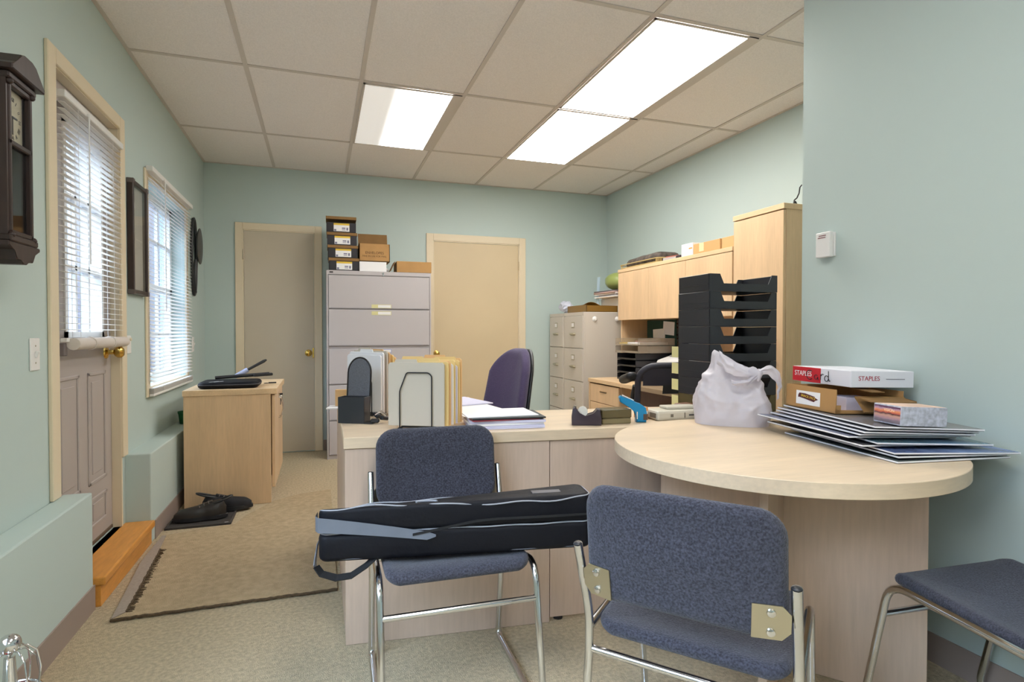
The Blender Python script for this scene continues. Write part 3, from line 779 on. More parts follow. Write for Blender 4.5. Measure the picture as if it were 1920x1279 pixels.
# ---------------------------------------------------------------- right wall: credenza, hutch, tall cabinet
XH = 2.50
CZ = .698
cr = thing('credenza', 'honey wood credenza with drawers along the far right wall below the hutch', 'credenza', (2.215, 3.02, 0))
D_ = XR-2.215-.004; W_ = 1.48
B().box(-.006, 0, CZ-.032, D_, W_, CZ, .002).build('worktop', HMAPY, cr)
b = B(); b.box(.0, 0.002, .002, D_, .024, CZ-.0325); b.box(.022, W_-.026, .002, D_, W_-.002, CZ-.0325); b.box(0, W_-.026, .002, .022, W_-.004, CZ-.0325)
b.box(.022, .95, .002, D_, .972, CZ-.0325); b.box(D_-.02, .024, .1, D_-.002, .95, CZ-.0325)
b.build('carcass', HMAPV, cr)
for i, (za, zb) in enumerate(((.505, .655), (.285, .500), (.06, .280))):
    d = B().box(.0, .955, za, .0215, W_-.031, zb, .002).build('drawer', HMAPV, cr)
    b = B(); b.box(-.003, 1.15, (za+zb)/2+.012, .0005, 1.27, (za+zb)/2+.024, .001); b.mi = 1; b.box(-.0034, 1.155, (za+zb)/2+.013, -.0029, 1.265, (za+zb)/2+.0185); b.build('pull', [pmat('bronze_pull', (150, 118, 74), .4, .4), DGAP], d)

hu = thing('hutch', 'honey wood overhead hutch with doors standing on the credenza', 'hutch', (XH, 3.02, CZ+.0005))
HT = 1.645-CZ; HB = 1.204-CZ; HD = XR-XH-.004
b = B(); b.box(.03, 0, 0, HD, .022, HT-.03); b.box(.03, W_-.022, 0, HD, W_, HT-.03); b.box(.019, .022, HB, HD, W_-.022, HB+.02); b.box(HD-.01, .022, .012, HD, W_-.022, HT-.03)
b.build('carcass', HMAPV, hu)
B().box(-.002, -.001, HT-.029, HD, W_+.002, HT, .002).build('top', HMAPY, hu)
for i in range(3):
    a = .002+i*(W_-.004)/3
    B().box(0, a+.001, HB-.004, .018, a+(W_-.004)/3-.001, HT-.032, .002).build('door', HMAPV, hu)

tc = thing('tall_cabinet', 'tall honey wood cabinet standing at the near end of the hutch', 'cabinet', (XH, 2.594, 0))
b = B(); b.box(.02, 0, .002, XR-XH-.004, .418, 1.80, .001); b.build('carcass', HMAPV, tc)
B().box(-.003, -.004, 1.8005, XR-XH-.004, .421, 1.833, .002).build('top', HMAPY, tc)
for za, zb in ((.06, 1.795),):
    d = B().box(0, .002, za, .0195, .416, zb, .002).build('door', HMAPV, tc)
    B().tube(fillet([(0, .05, .92), (-.025, .05, .92), (-.025, .05, 1.05), (0, .05, 1.05)], .012, 4), .005, 8).build('handle', CHROME, d, 50)

# inside the hutch
HX = 2.93
t = thing('pin_board', 'dark green pin board with two cards at the back of the hutch', 'board', (2.745, 3.975, CZ+.03))
B().box(-.006, 0, .1, 0, .43, .47).build('board', pmat('green_felt', (38, 66, 56), .9), t)
b = B(); b.cbox((-.0068, .10, .40), (.0012, .16, .11), 0, 1, (R(4), 0, 0)); b.build('card', PAPER, t)
b = B(); b.cbox((-.0085, .24, .34), (.0012, .18, .11), 0, 1, (R(-3), 0, 0)); b.build('card', PAPER, t)
t = thing('printed_notice', 'tall white notice with red print at the back of the hutch', 'notice', (HX-.012, 3.93, CZ+.03))
B().box(-.004, 0, .12, 0, .36, .47).build('sheet', PAPER, t)
b = B()
for i in range(9): b.cbox((-.0046, .17, .44-.032*i), (.001, .26-.03*(i % 3), .008))
b.build('print', pmat('red_brown_print', (170, 108, 104), .7), t)
def letter_tray(name, label, loc, mat, w=.25, d=.33, h=.05, group=None):
    t = thing(name, label, 'letter tray', loc, 0, group)
    b = B(); b.box(-d/2, -w/2, 0, d/2, w/2, .003); b.box(-d/2, -w/2, 0, d/2, -w/2+.003, h); b.box(-d/2, w/2-.003, 0, d/2, w/2, h); b.box(d/2-.003, -w/2, 0, d/2, w/2, h); b.box(-d/2, -w/2, 0, -d/2+.003, w/2, h*.3)
    b.build('tray', mat, t)
    return t
for i in range(4):
    letter_tray('desk_tray', ('black letter tray at the bottom of the hutch stack', 'black letter tray second up in the hutch stack', 'black letter tray third up in the hutch stack', 'black letter tray highest black one in the hutch stack')[i], (2.56, 4.17, CZ+.002+.056*i), SMOKE, .30, .33, .052, 'trays inside the hutch')
CLEAR = pmat('clear_tray', (180, 168, 150), .2, alpha=.45)
for i in range(2):
    letter_tray('clear_tray', ('clear letter tray lower of two on the hutch stack', 'clear letter tray on top of the hutch stack')[i], (2.56, 4.16, CZ+.002+.226+.062*i), CLEAR, .37, .34, .058, 'clear trays inside the hutch')
t = thing('yellow_papers', 'yellow and white papers lying in the top clear tray of the hutch', 'papers', (2.56, 4.165, CZ+.296))
b = B(); b.box(-.14, .03, 0, .12, .168, .012); b.mi = 1; b.box(-.14, -.165, 0, .12, .028, .018); b.mi = 2; b.cbox((0, -.06, .026), (.2, .1, .012), 0, 1, (0, 0, .3)); b.build('sheets', [YEL, PAPER, pmat('brown_sheet', (132, 96, 80), .7)], t)
t = thing('green_box_file', 'pale green box file upright at the far end of the hutch', 'box file', (2.74, 4.462, CZ+.001))
B().box(-.14, -.012, 0, .12, .012, .20, .002).build('file', pmat('pale_green_card', (176, 190, 160), .6), t)
t = thing('printer', 'white printer on the credenza inside the hutch', 'printer', (2.70, 3.755, CZ+.001))
b = B(T=Tm((0, 0, 0), (R(90), 0, 0))); b.prism([(-.2, 0), (.2, 0), (.2, .17), (.1, .215), (-.05, .205), (-.15, .175), (-.17, .1), (-.2, .07)], -.2, .2, .012, 2)
b.build('housing', WHITEP, t, 40)
b = B(); b.cbox((-.168, 0, .11), (.06, .26, .012), .002); b.build('paper_slot', DGAP, t)
b = B(); b.cbox((-.185, .15, .15), (.012, .02, .014), .002); b.cbox((-.19, .05, .07), (.06, .24, .005)); b.build('button', pmat('grey_button', (90, 88, 92), .4), t)
b = B(); b.cbox((.03, -.02, .219), (.2, .34, .01), .003, 1, (0, R(-6), 0)); b.build('scanner_lid', pmat('grey_lid', (150, 148, 146), .4), t)

# on top of the hutch and the tall cabinet
HTZ = 1.6465
t = thing('flat_basket', 'low wire basket of oddments at the far end of the hutch top', 'basket', (2.66, 4.18, HTZ))
b = B(); b.box(-.15, -.30, 0, .12, .30, .004); b.tube([(x, y, .035) for x, y in rrect(.155, .305, .03, 4)], .004, 6, True); b.tube([(x*.97, y*.97, .006) for x, y in rrect(.155, .305, .03, 4)], .004, 6, True)
for i in range(24):
    x, y = rrect(.155, .305, .03, 5)[i]; b.tube([(x, y, .035), (x*.97, y*.97, .004)], .003, 5)
b.build('basket', pmat('gold_wire', (190, 166, 110), .5), t)
t = thing('dark_bag', 'dark patterned flat bag lying in the wire basket on the hutch', 'bag', (2.65, 4.19, HTZ+.006))
b = B(); b.pad(.12, .26, .06, .06, lambda x, y, z: (x, y, max(.001, z*1.1+.034+(.045*(1-(y/.28)**2)*(1-(x/.14)**2)+.01*math.sin(19*y))*(z > -.02)))) ; b.build('bag', pmat('dark_pattern', (84, 74, 66), .7, var=(24, .6, (1, 1, 1))), t, 60)
t = thing('red_booklet', 'flat red and grey booklet on the hutch top beside the wire basket', 'booklet', (2.62, 3.75, HTZ), R(10))
b = B(); b.box(-.1, -.08, 0, .08, .08, .02); b.mi = 1; b.box(-.09, -.07, .0205, .07, .06, .03); b.build('booklet', [pmat('grey_booklet', (170, 164, 160), .6), pmat('red_cover', (170, 96, 80), .6)], t)
t = thing('purple_stapler', 'small dark purple stapler on the hutch top', 'stapler', (2.53, 3.64, HTZ))
B().cbox((0, 0, .012), (.02, .05, .022), .004, 2).build('body', DPURP, t)
t = thing('white_box', 'white box with a gold mark on the hutch top', 'box', (2.57, 3.50, HTZ))
b = B(); b.box(-.06, -.055, 0, .06, .08, .088, .002); b.mi = 1; b.cbox((-.0605, -.03, .05), (.001, .04, .01)); b.build('carton', [PAPER, pmat('gold_mark', (206, 150, 70), .5)], t)
t = thing('tan_parcel', 'tan cardboard parcel on the hutch top next to the white box', 'box', (2.58, 3.29, HTZ))
b = B(); b.box(-.075, -.142, 0, .075, .142, .07, .002); b.mi = 1; b.cbox((-.0755, .05, .04), (.001, .05, .058)); b.build('carton', [pmat('orange_card', (204, 160, 104), .8), pmat('parcel_tape', (232, 206, 160), .4)], t)
t = thing('tan_parcel', 'tan cardboard parcel on the hutch top touching the tall cabinet', 'box', (2.59, 3.085, HTZ))
b = B(); b.box(-.075, -.058, 0, .075, .058, .072, .002); b.build('carton', [pmat('yellow_card', (206, 166, 110), .8)], t)
t = thing('wire_ornament', 'curled dark wire ornament on top of the tall cabinet', 'ornament', (2.715, 2.72, 1.834))
b = B(); b.tube([(.012*(1-i/30)*math.cos(i*.5)-.01, 0, .03+.02*math.sin(i*.5)*(1-i/40)) for i in range(24)], .003, 6)
b.tube([(-.01, 0, 0), (-.022, 0, .03), (-.016, 0, .055), (.004, 0, .07), (.02, 0, .10), (.026, 0, .135), (.04, 0, .15)], .004, 6); b.cbox((0, 0, .002), (.08, .03, .004)); b.build('wire', BLACKW, t, 60)

# ---------------------------------------------------------------- desk with return
DH = .731
def fy(x): return 2.057 - .1057*(x-.074)      # front edge
CX, CY, CR = 1.405, 1.497, .511
rn = CR+.004
m_s = -.1057; c_s = 2.057+.1057*.074          # front edge: y = m x + c
A_ = 1+m_s*m_s; B_ = -2*CX+2*m_s*(c_s-CY); C_ = CX*CX+(c_s-CY)**2-rn*rn
dq = math.sqrt(B_*B_-4*A_*C_); xi0, xi1 = (-B_-dq)/(2*A_), (-B_+dq)/(2*A_)
a0 = math.atan2(fy(xi0)-CY, xi0-CX); a1 = math.atan2(fy(xi1)-CY, xi1-CX)
rn2 = rn+.001
arc = [(xi0, fy(xi0))] + [(CX+rn2*math.cos(a0+(a1-a0)*i/50), CY+rn2*math.sin(a0+(a1-a0)*i/50)) for i in range(1, 50)] + [(xi1, fy(xi1))]
dk = thing('desk', 'maple laminate desk with a return, behind the two padded chairs', 'desk', (0, 0, 0))
pts = [(.074, fy(.074))] + arc + [(1.918, fy(1.918)), (1.918, 1.925), (2.03, 1.925), (2.03, 2.375), (.812, 2.505), (.790, 3.13), (.080, 3.13)]
B().prism(pts, DH-.04, DH, .002).build('desktop', MAPX, dk)
th = math.atan(-.1057)
b = B(T=Tm((.078, fy(.078)+.006, 0), (0, 0, th))); b.box(0, 0, .001, .741, .022, DH-.0405, .001); b.build('front_panel', MAPV, dk)
b = B(T=Tm((.078, fy(.078)+.006, 0), (0, 0, th))); b.box(.744, .003, .018, 1.835, .022, DH-.0405, .001); b.build('front_panel', MAPV, dk)
B().box(.080, fy(.08)+.032, .001, .102, 3.12, DH-.0405).build('end_panel', MAPV, dk)
B().box(.105, 3.098, .001, .40, 3.12, DH-.0405).build('end_panel', MAPV, dk)
b = B()
for x, y in ((.10, 2.09), (.78, 2.02), (.86, 2.01), (1.75, 1.92)): b.cyl((x, y, 0), .018, .018, seg=10)
b.build('glide', BLACKP, dk)

# ---------------------------------------------------------------- round table
rt = thing('round_table', 'round maple table on a cross base against the pale blue wall', 'table', (CX, CY, 0))
b = B(); b.lathe([(CR-.0015, -.04), (CR, -.0385), (CR, -.0015), (CR-.0015, 0)], (0, 0, .737), 128); b.build('tabletop', MAPX, rt, 20)
ox, oy = 1.44-CX, 1.50-CY
bd = math.atan2(-.307, .2517)
b = B(T=Tm((ox, oy, 0), (0, 0, bd))); b.box(-.397, -.0115, .002, .397, .0115, .696, .001); b.build('base_panel', MAPV, rt)
b = B(T=Tm((ox, oy, 0), (0, 0, bd-PI/2))); b.box(.0118, -.0115, .002, .35, .0115, .696, .001); b.build('base_panel', MAPV, rt)
b = B(T=Tm((ox, oy, 0), (0, 0, bd+PI/2))); b.box(.0118, -.0115, .002, .30, .0115, .696, .001); b.build('base_panel', MAPV, rt)

# ---------------------------------------------------------------- three padded stacking chairs
def stack_chair(loc, rot, label):
    t = thing('stacking_chair', label, 'chair', loc, rot, 'blue grey padded chairs with chrome frames')
    hw = .222; r = .0105
    def seatfn(x, y, z):
        yy = y + .012
        dish = -.026*(1-(x/.21)**2)
        fall = -.014*max(0, (yy-.08)/.10)**2
        back = .012*max(0, (-.10-yy)/.1)
        return (x, yy, z + .447 + dish + fall + back + .12*(yy-.16))
    b = B(); b.pad(.208, .182, .034, .04, seatfn); b.build('seat', FABRIC, t, 60)
    def backfn(x, y, z):      # x across, y up, z thickness
        hz = y + .635
        yy = -.195 - (hz-.48)*.12 - .035*(1-(x/.21)**2)
        return (x, yy + z, hz)
    b = B(); b.pad(.206, .131, .034, .06, backfn); b.build('backrest', FABRIC, t, 60)
    for s in (-1, 1):
        p = [(s*hw, -.238, .622), (s*hw, -.172, .44), (s*hw, -.170, .36), (s*hw, -.226, .012), (s*hw, .262, .012), (s*hw, .176, .424), (s*hw, -.165, .405)]
        path = [V(p[0])] + fillet([p[0], p[1], p[2], p[3]], .05, 4)[1:-1] + fillet([p[2], p[3], p[4]], .035, 5)[1:-1] + fillet([p[3], p[4], p[5]], .05, 6)[1:-1] + fillet([p[4], p[5], p[6]], .055, 6)[1:]
        fr = B().tube(path, r, 10).build('side_frame', CHROME, t, 50)
        B().ball((s*hw, -.2385, .622), (.0104, .0104, .004), 10, 6).build('end_cap', BLACKP, fr, 60)
        # bolted plate that carries the backrest
        b = B(T=Tm((s*.176, -.226, .545), (R(97), 0, R(s*15))))
        q = [(-.035, .035), (.020, .035), (.036, .018), (.036, -.018), (.020, -.035), (-.035, -.035)]
        b.prism([(x*s, y) for x, y in (q if s > 0 else q)][::s], .004, .007)
        br = b.build('bracket', STEEL, t)
        for yy in (-.02, .02):
            b = B(T=Tm((s*.176, -.226, .545), (R(97), 0, R(s*15)))); b.lathe([(.009, .007), (.008, .011), (.003, .013), (.002, .013)], (0, yy, 0), 10)
            b.build('bolt', CHROME, br, 40)
    for y, z in ((.195, .331), (-.170, .352)):
        B().tube([(-hw, y, z), (hw, y, z)], .009, 10).build('stretcher', CHROME, t, 50)
    return t
ch = stack_chair((.374, 1.733, 0), 3.115, 'blue grey padded chair facing the camera with the black case on its seat')
copy_tree(ch, (.874, 1.154, 0), -.862, 'nearest blue grey padded chair, its back to the camera, tucked under the round table')
copy_tree(ch, (1.66, .935, 0), -.06, 'blue grey padded chair at the right edge between round table and pale blue wall')

# long black case lying on the left chair
t = thing('instrument_case', 'long black soft case with grey strap lying across the seat of the left chair', 'case', (-.012, 1.655, .456), (0, 0, R(-9)))
L, D_, H_ = .79, .13, .155
def cfn(x, y, z, z0=0):
    '''soft case: top slopes to the back at the left end, slight sag and wrinkles'''
    u = x/L
    top = max(0, (z-.08)/.075)
    z2 = z - .045*top*(y/D_)*(1-u)**1.2 + .004*math.sin(9*x)*top + .0035*math.sin(31*x+20*z)*top
    y2 = y + .006*math.sin(7*x+3*z) + .003*math.sin(40*x+60*z)
    return (x, y2, z2)
def body(z0, z1):
    b = B()
    b.pad(L/2, D_/2, z1-z0, .03, lambda x, y, z: cfn(L/2+x, D_/2+y, (z0+z1)/2+z), 10, 6, .016)
    return b
lo = body(0, .081).build('lower_half', NYLON, t, 60)
up_ = body(.079, H_).build('upper_half', NYLON, t, 60)
def edge(z, k=.002):
    return [cfn(L/2+x, D_/2+y, z) for x, y in rrect(L/2-k, D_/2-k, .03, 10)]
def longer(pts):
    out = []
    for i, p in enumerate(pts):
        q = pts[(i+1) % len(pts)]
        n = max(1, int((V(q)-V(p)).length/.02))
        out += [tuple(V(p).lerp(V(q), j/n)) for j in range(n)]
    return out
def edge2(z, k): return [cfn(x, y, z) for x, y, _ in longer([(L/2+a, D_/2+b_, 0) for a, b_ in rrect(L/2-k, D_/2-k, .03, 10)])]
B().tube(edge2(.1495, .004), .0022, 6, True).build('piping', PIPING, up_)
B().tube(edge2(.080, .004), .0022, 6, True).build('piping', PIPING, lo)
B().tube(edge2(.008, .005), .0016, 6, True).build('piping', pmat('dim_piping', (84, 86, 92), .5), lo)
def strip(b, keys, th=.0012):
    '''ribbon along the front of the case: keys = (x, y, z centre, half width)'''
    rows = []
    for x, y, z, h in keys: rows.append([(x, y, z-h), (x, y, z+h), (x, y-th, z+h), (x, y-th, z-h)])
    vs = [[b._v(p) for p in r_] for r_ in rows]
    for a, c_ in zip(vs, vs[1:]):
        for j in range(4): b._f((a[j], a[(j+1) % 4], c_[(j+1) % 4], c_[j]))
    b._f(vs[0][::-1]); b._f(vs[-1])
    return b
def fyc(x): return -.004 + .006*math.sin(7*x+.3) - .004
ks = [(-.006, .05, .111, .021), (-.006, .012, .111, .021)] + [(x, fyc(x), .111-.046*(x/.3)**1.1, .021-.009*(x/.3)) for x in (.004, .05, .1, .15, .2, .25, .3)] + [(.325, fyc(.325), .064, .003)]
strip(B(), ks).build('grey_band', REFL, up_)
ks = [(x, fyc(x)-.0016, .070+.035*min(1, max(0, (x-.26)/.2)), .0035) for x in (.26, .32, .38, .44, .5, .58, .66, .74, .775)]
strip(B(), ks).build('webbing', NYLONW, up_)
b = B(); b.tube([(-.006, .05, .045), (-.010, .05, .02), (-.012, .04, -.005), (-.008, .02, -.018)], 0, flat=(.014, .0012), up=(0, 1, 0)); b.build('end_tab', REFL, lo)
b = B(); b.tube([(-.006, .02, -.012), (.01, .01, -.03), (.05, .005, -.042), (.09, .004, -.038), (.13, .01, -.015), (.155, .02, .004)], 0, flat=(.012, .0016), up=(0, 1, .4)); b.build('carry_strap', NYLONW, lo)
b = B(); b.tube([(.30+.03*math.cos(a), .03+.008*math.sin(a), .152) for a in [PI*i/8 for i in range(9)]], .003, 6); b.build('handle_loop', PIPING, up_)
b = B(); b.cbox((.66, .06, .156), (.09, .03, .003), .001); b.build('badge', pmat('badge_grey', (86, 82, 84), .5), up_)

# ---------------------------------------------------------------- office chairs
def gas_base(t, z_seat, c=(0, 0)):
    b = B()
    for i in range(5):
        a = 2*PI*i/5+.3
        b.tube([(c[0]+.03*math.cos(a), c[1]+.03*math.sin(a), .11), (c[0]+.28*math.cos(a), c[1]+.28*math.sin(a), .075)], [.022, .015], 8)
    b.build('star_base', BLACKP, t, 50)
    for i in range(5):
        a = 2*PI*i/5+.3
        B().cyl((c[0]+.28*math.cos(a)-.02, c[1]+.28*math.sin(a), .0285), .028, .04, 'x', 14).build('caster', BLACKP, t, 50)
    B().cyl((c[0], c[1], .1), .025, z_seat-.1).build('gas_column', BLACKP, t, 50)

oc = thing('office_chair', 'purple high backed office chair behind the desk papers', 'office chair', (.945, 2.965, 0), R(110))
# local +y is the way the chair faces; rotated to look left towards the return
gas_base(oc, .42, (0, .17))
b = B(); b.pad(.22, .22, .08, .1, lambda x, y, z: (x, y+.20, z+.48)); b.build('seat', PURPLE, oc, 60)
def pback(x, y, z):
    hz = .735 + y
    taper = 1 - .36*max(0, (y)/.27)**1.6 - .08*max(0, -y/.27)
    return (x*taper, -.035 - .055*(y/.27) + .03*(y/.27)**2*(-1) + z + .045*(x/.2)**2, hz)
b = B(); b.pad(.185, .272, .06, .13, pback, 8, 7); b.build('backrest', PURPLE, oc, 60)
b = B(); b.pad(.181, .268, .02, .13, lambda x, y, z: tuple(V(pback(x, y, z)) + V((0, -.04, 0))), 8, 7); b.build('back_shell', BLACKP, oc, 60)
b = B(); b.tube([(0, -.03, .46), (0, -.075, .52), (0, -.08, .66)], .02, 8); b.build('back_bar', BLACKP, oc, 50)

mc = thing('mesh_chair', 'black mesh backed task chair in front of the credenza', 'office chair', (1.93, 2.83, 0), R(-6))
gas_base(mc, .42, (0, .2))
b = B(); b.pad(.23, .22, .07, .09, lambda x, y, z: (x, y+.22, z+.47)); b.build('seat', pmat('black_seat_cloth', (38, 38, 42), .9), mc, 60)
def mback(x, y, z): return (x*(1+.08*(y/.22)), -.05-.1*(y/.22)*.5 + .05*(x/.22)**2 + z, .695+y)
fo = rrect(.22, .215, .09, 6)
b = B(); b.tube([mback(x, y, 0) for x, y in fo], .018, 8, True); b.build('back_frame', pmat('dark_frame', (58, 57, 66), .5), mc, 50)
mm = pmat('black_net', (66, 62, 70), .8, alpha=.6)
b = B(); b.grid(14, 14, lambda u, v: mback(-.205+.41*u, -.20+.40*v, 0)); b.build('mesh_back', mm, mc, 60, )
b = B(); b.grid(10, 3, lambda u, v: mback(-.2+.4*u, .10+.1*v, -.012)); b.build('head_band', pmat('charcoal_band', (52, 50, 60), .7), mc, 60)
b = B(); b.grid(8, 2, lambda u, v: mback(-.1+.2*u, .055+.05*v, -.02)); b.build('lumbar_pad', BLACKP, mc, 60)
b = B(); b.cbox((0.0, -.115, .85), (.045, .003, .02), .001); b.build('badge', pmat('grey_badge', (150, 148, 160), .4), mc)
b = B(); b.tube([(0, .1, .43), (0, -.06, .48), (0, -.075, .62)], .022, 8); b.build('back_bar', BLACKP, mc, 50)
for s in (-1, 1):
    b = B(); b.tube(fillet([(s*.16, .2, .455), (s*.222, .18, .46), (s*.225, .02, .79)], .04, 5), .015, 8); ar = b.build('arm_post', BLACKP, mc, 50)
    b = B(); b.pad(.034, .075, .05, .03, lambda x, y, z: (x+s*(.225 if s > 0 else .265), y+.03, z+.835-.25*y)); b.build('arm_pad', BLACKP, ar, 60)

# ---------------------------------------------------------------- things on the desk
DZ = DH+.0008
t = thing('mesh_holder', 'black holder with a tall arched mesh back at the left corner of the desk', 'holder', (.128, 2.395, DZ), R(-28))
b = B(); b.box(-.056, -.03, 0, .056, -.025, .105, .001); b.box(-.056, .025, 0, .056, .03, .105, .001); b.box(-.056, -.025, 0, -.051, .025, .105, .001); b.box(.051, -.025, 0, .056, .025, .105, .001); b.box(-.051, -.025, 0, .051, .025, .004)
b.box(.056, -.03, 0, .09, .03, .003)
b.build('tray', BLACKP, t)
ap = [(-.05, .0)] + [(-.05, .19)] + [(.05*math.cos(a), .20+.062*math.sin(a)) for a in [PI-PI*i/16 for i in range(17)]] + [(.05, .19), (.05, 0)]
b = B(T=Tm((0, .032, .0), (R(90-6), 0, 0))); b.tube([(x, y, 0) for x, y in ap], .0035, 6); b.build('arch_frame', BLACKW, t, 60)
b = B(T=Tm((0, .032, .0), (R(90-6), 0, 0))); b.prism([(x*.97, y) for x, y in ap], -.0008, .0008); b.build('mesh_panel', MESHG, t)

def wire_rack(name, label, loc, rot, n, gap, ph, mode):
    """desktop file rack: wire dividers on a wire base"""
    t = thing(name, label, 'file rack', loc, rot)
    L = gap*(n-1)
    b = B()
    for x in (-.06, .06): b.tube([(x, -.01, .008), (x, L+.01, .008)], .0028, 6)
    for i in range(14): b.tube([(-.06, L*i/13, .011), (.06, L*i/13, .011)], .0014, 4)
    b.build('base', BLACKW, t)
    for i in range(n):
        y = gap*i
        p = [(-.062, y, .005), (-.062, y, ph*.68), (-.035, y, ph), (.05, y, ph), (.062, y, ph-.012), (.062, y, .005)]
        B().tube(fillet(p, .008, 3), .0024, 6).build('divider', BLACKW, t, 60)
    b = B()
    for x in (-.06, .06):
        for y in (0, L): b.cbox((x, y, .0045), (.016, .014, .009), .002)
    b.build('foot', BLACKP, t)
    return t
ra = R(-36)
wire_rack('file_rack', 'black wire file rack holding the manila folders at the front of the desk', (.335, 2.130, DZ), R(-27), 4, .052, .215, 0)
def folder(label, loc, rot, w, h, th, mat, lean, group, tabx=None, name='file_folder'):
    t = thing(name, label, 'folder', loc, (R(lean), 0, rot), group)
    b = B(T=Tm((0, 0, 0), (R(90), 0, 0)))
    b.prism([(-w/2, 0), (w/2, 0), (w/2, h-.008), (w/2-.008, h), (-w/2+.008, h), (-w/2, h-.008)], -th/2, th/2, min(th*.4, .0015))
    if tabx is not None: b.prism([(tabx-.045, h-.001), (tabx+.045, h-.001), (tabx+.04, h+.012), (tabx-.04, h+.012)], -th/4, th/4)
    b.build('folder', mat, t)
    return t
fr = R(-27)
ax, ay = math.cos(fr), math.sin(fr); nx, ny = -math.sin(fr), math.cos(fr)
cols = [MANILAP, MANILA, MANILA2, PAPER, MANILA, PAPERL, MANILA, MANILA2]
desc = ['pale front folder in the wire rack on the desk', 'manila folder just behind the pale front folder', 'tan folder third in the front wire rack', 'white file fourth in the front wire rack', 'manila folder fifth in the front wire rack', 'lilac white file sixth in the front wire rack', 'manila folder seventh in the front wire rack', 'tan folder at the back of the front wire rack']
for i in range(8):
    off = (.010, .025, .040, .063, .078, .094, .115, .133)[i]
    sh = [0, .012, .016, .02, .024, .028, .032, .036][i]
    folder(desc[i], (.335 + nx*off + ax*sh, 2.130 + ny*off + ay*sh, DZ+.0145), fr, .218, [.238, .242, .244, .232, .246, .226, .244, .25][i], .009, cols[i], 0, 'folders in the front wire rack', [-.04, .03, None, None, -.06, None, .05, 0][i])
# leaning folders behind, to the left
wire_rack('file_rack', 'black wire file rack behind the mesh holder holding leaning folders', (.175, 2.60, DZ), R(-56), 5, .034, .16, 1)
cols2 = [PAPER, PAPER, MANILAP, MANILA2, MANILA, MANILA2, MANILA]
desc2 = ['white file at the left end of the leaning folders', 'white file second among the leaning folders', 'pale folder third among the leaning folders', 'tan folder fourth among the leaning folders', 'manila folder fifth among the leaning folders', 'tan folder sixth among the leaning folders', 'manila folder at the right end of the leaning folders']
fr2 = R(-56)
a2 = (math.cos(fr2), math.sin(fr2)); n2 = (-math.sin(fr2), math.cos(fr2))
for i in range(7):
    off = (.010, .023, .044, .057, .078, .091, .119)[i]
    folder(desc2[i], (.175 + n2[0]*off, 2.60 + n2[1]*off, DZ+.016), fr2, .235, [.25, .262, .268, .262, .25, .24, .228][i], .008, cols2[i], 0, 'leaning folders in the rear wire rack', [None, .0, -.04, .03, -.03, .04, 0][i])
t = thing('red_note', 'small red tab note standing behind the front folders', 'note', (.36, 2.42, DZ))
B().cbox((0, 0, .13), (.03, .003, .26)).build('note', [RED], t)
t = thing('clip_jumble', 'black binder clips and chrome wire behind the mesh holder on the desk', 'clips', (.205, 2.335, DZ), R(-30))
b = B()
for i, (x, y, a) in enumerate(((0, 0, .3), (.03, .02, 1.2), (-.01, .04, -.5))): b.cbox((x, y, .012+.008*i), (.035, .022, .016), .004, 1, (0, .2*i, a))
b.mi = 1
for i in range(3): b.tube([(0, .01*i, .035), (.02, .01*i, .05), (.045, .01*i, .03)], .0022, 5)
b.build('clips', [BLACKP, CHROME], t)
t = thing('beige_note_pad', 'beige note pad poking past the left end of the desk behind the mesh holder', 'note pad', (.15, 2.86, DZ), R(-12))
b = B(); b.box(-.12, -.05, 0, .06, .05, .006); b.mi = 1; b.box(-.09, .02, .0065, .04, .048, .085); b.build('pad', [PAPER, MANILA2], t)

# papers at the right of the folders and on the return
def sheets(label, loc, rot, w, d, h, mat, group, name='paper_stack'):
    t = thing(name, label, 'papers', loc, rot, group)
    b = B(); n = max(1, int(h/.006)); rr = random.Random(hash(label) % 997 if False else len(label))
    for i in range(n): 
        dx, dy = rr.uniform(-.004, .004), rr.uniform(-.004, .004)
        b.box(-w/2+dx, -d/2+dy, h*i/n, w/2+dx, d/2+dy, h*(i+1)/n-.0004)
    b.build('sheets', mat, t)
    return t
zz = DZ
pile = [('lilac white papers at the bottom of the desk pile', PAPERL, .012, .29, .20, (.686, 2.135), -7), ('white papers second in the desk pile', PAPER, .008, .285, .20, (.683, 2.137), -5), ('lilac papers third in the desk pile', PAPERL, .010, .29, .205, (.689, 2.14), -8),
        ('thin maroon folder in the desk pile', pmat('maroon_folder', (140, 40, 52), .6), .004, .26, .19, (.672, 2.13), -4), ('black folder near the top of the desk pile', BLACKP, .006, .285, .2, (.687, 2.138), -6), ('white paper on top of the desk pile', PAPER, .004, .28, .21, (.667, 2.16), -3)]
for lab, m_, h, w_, d_, xy, ro in pile:
    sheets(lab, (xy[0], xy[1]+.012, zz), R(ro), w_, d_, h, m_, 'pile of papers on the desk'); zz += h+.0006
sheets('big white drawing sheets spread over the return', (.655, 2.60, DZ), R(8), .25, .56, .014, PAPER, 'sheets on the return')
sheets('lilac edged sheet lying over the big drawing sheets', (.66, 2.80, DZ+.0146), R(14), .22, .30, .006, PAPERL, 'sheets on the return')

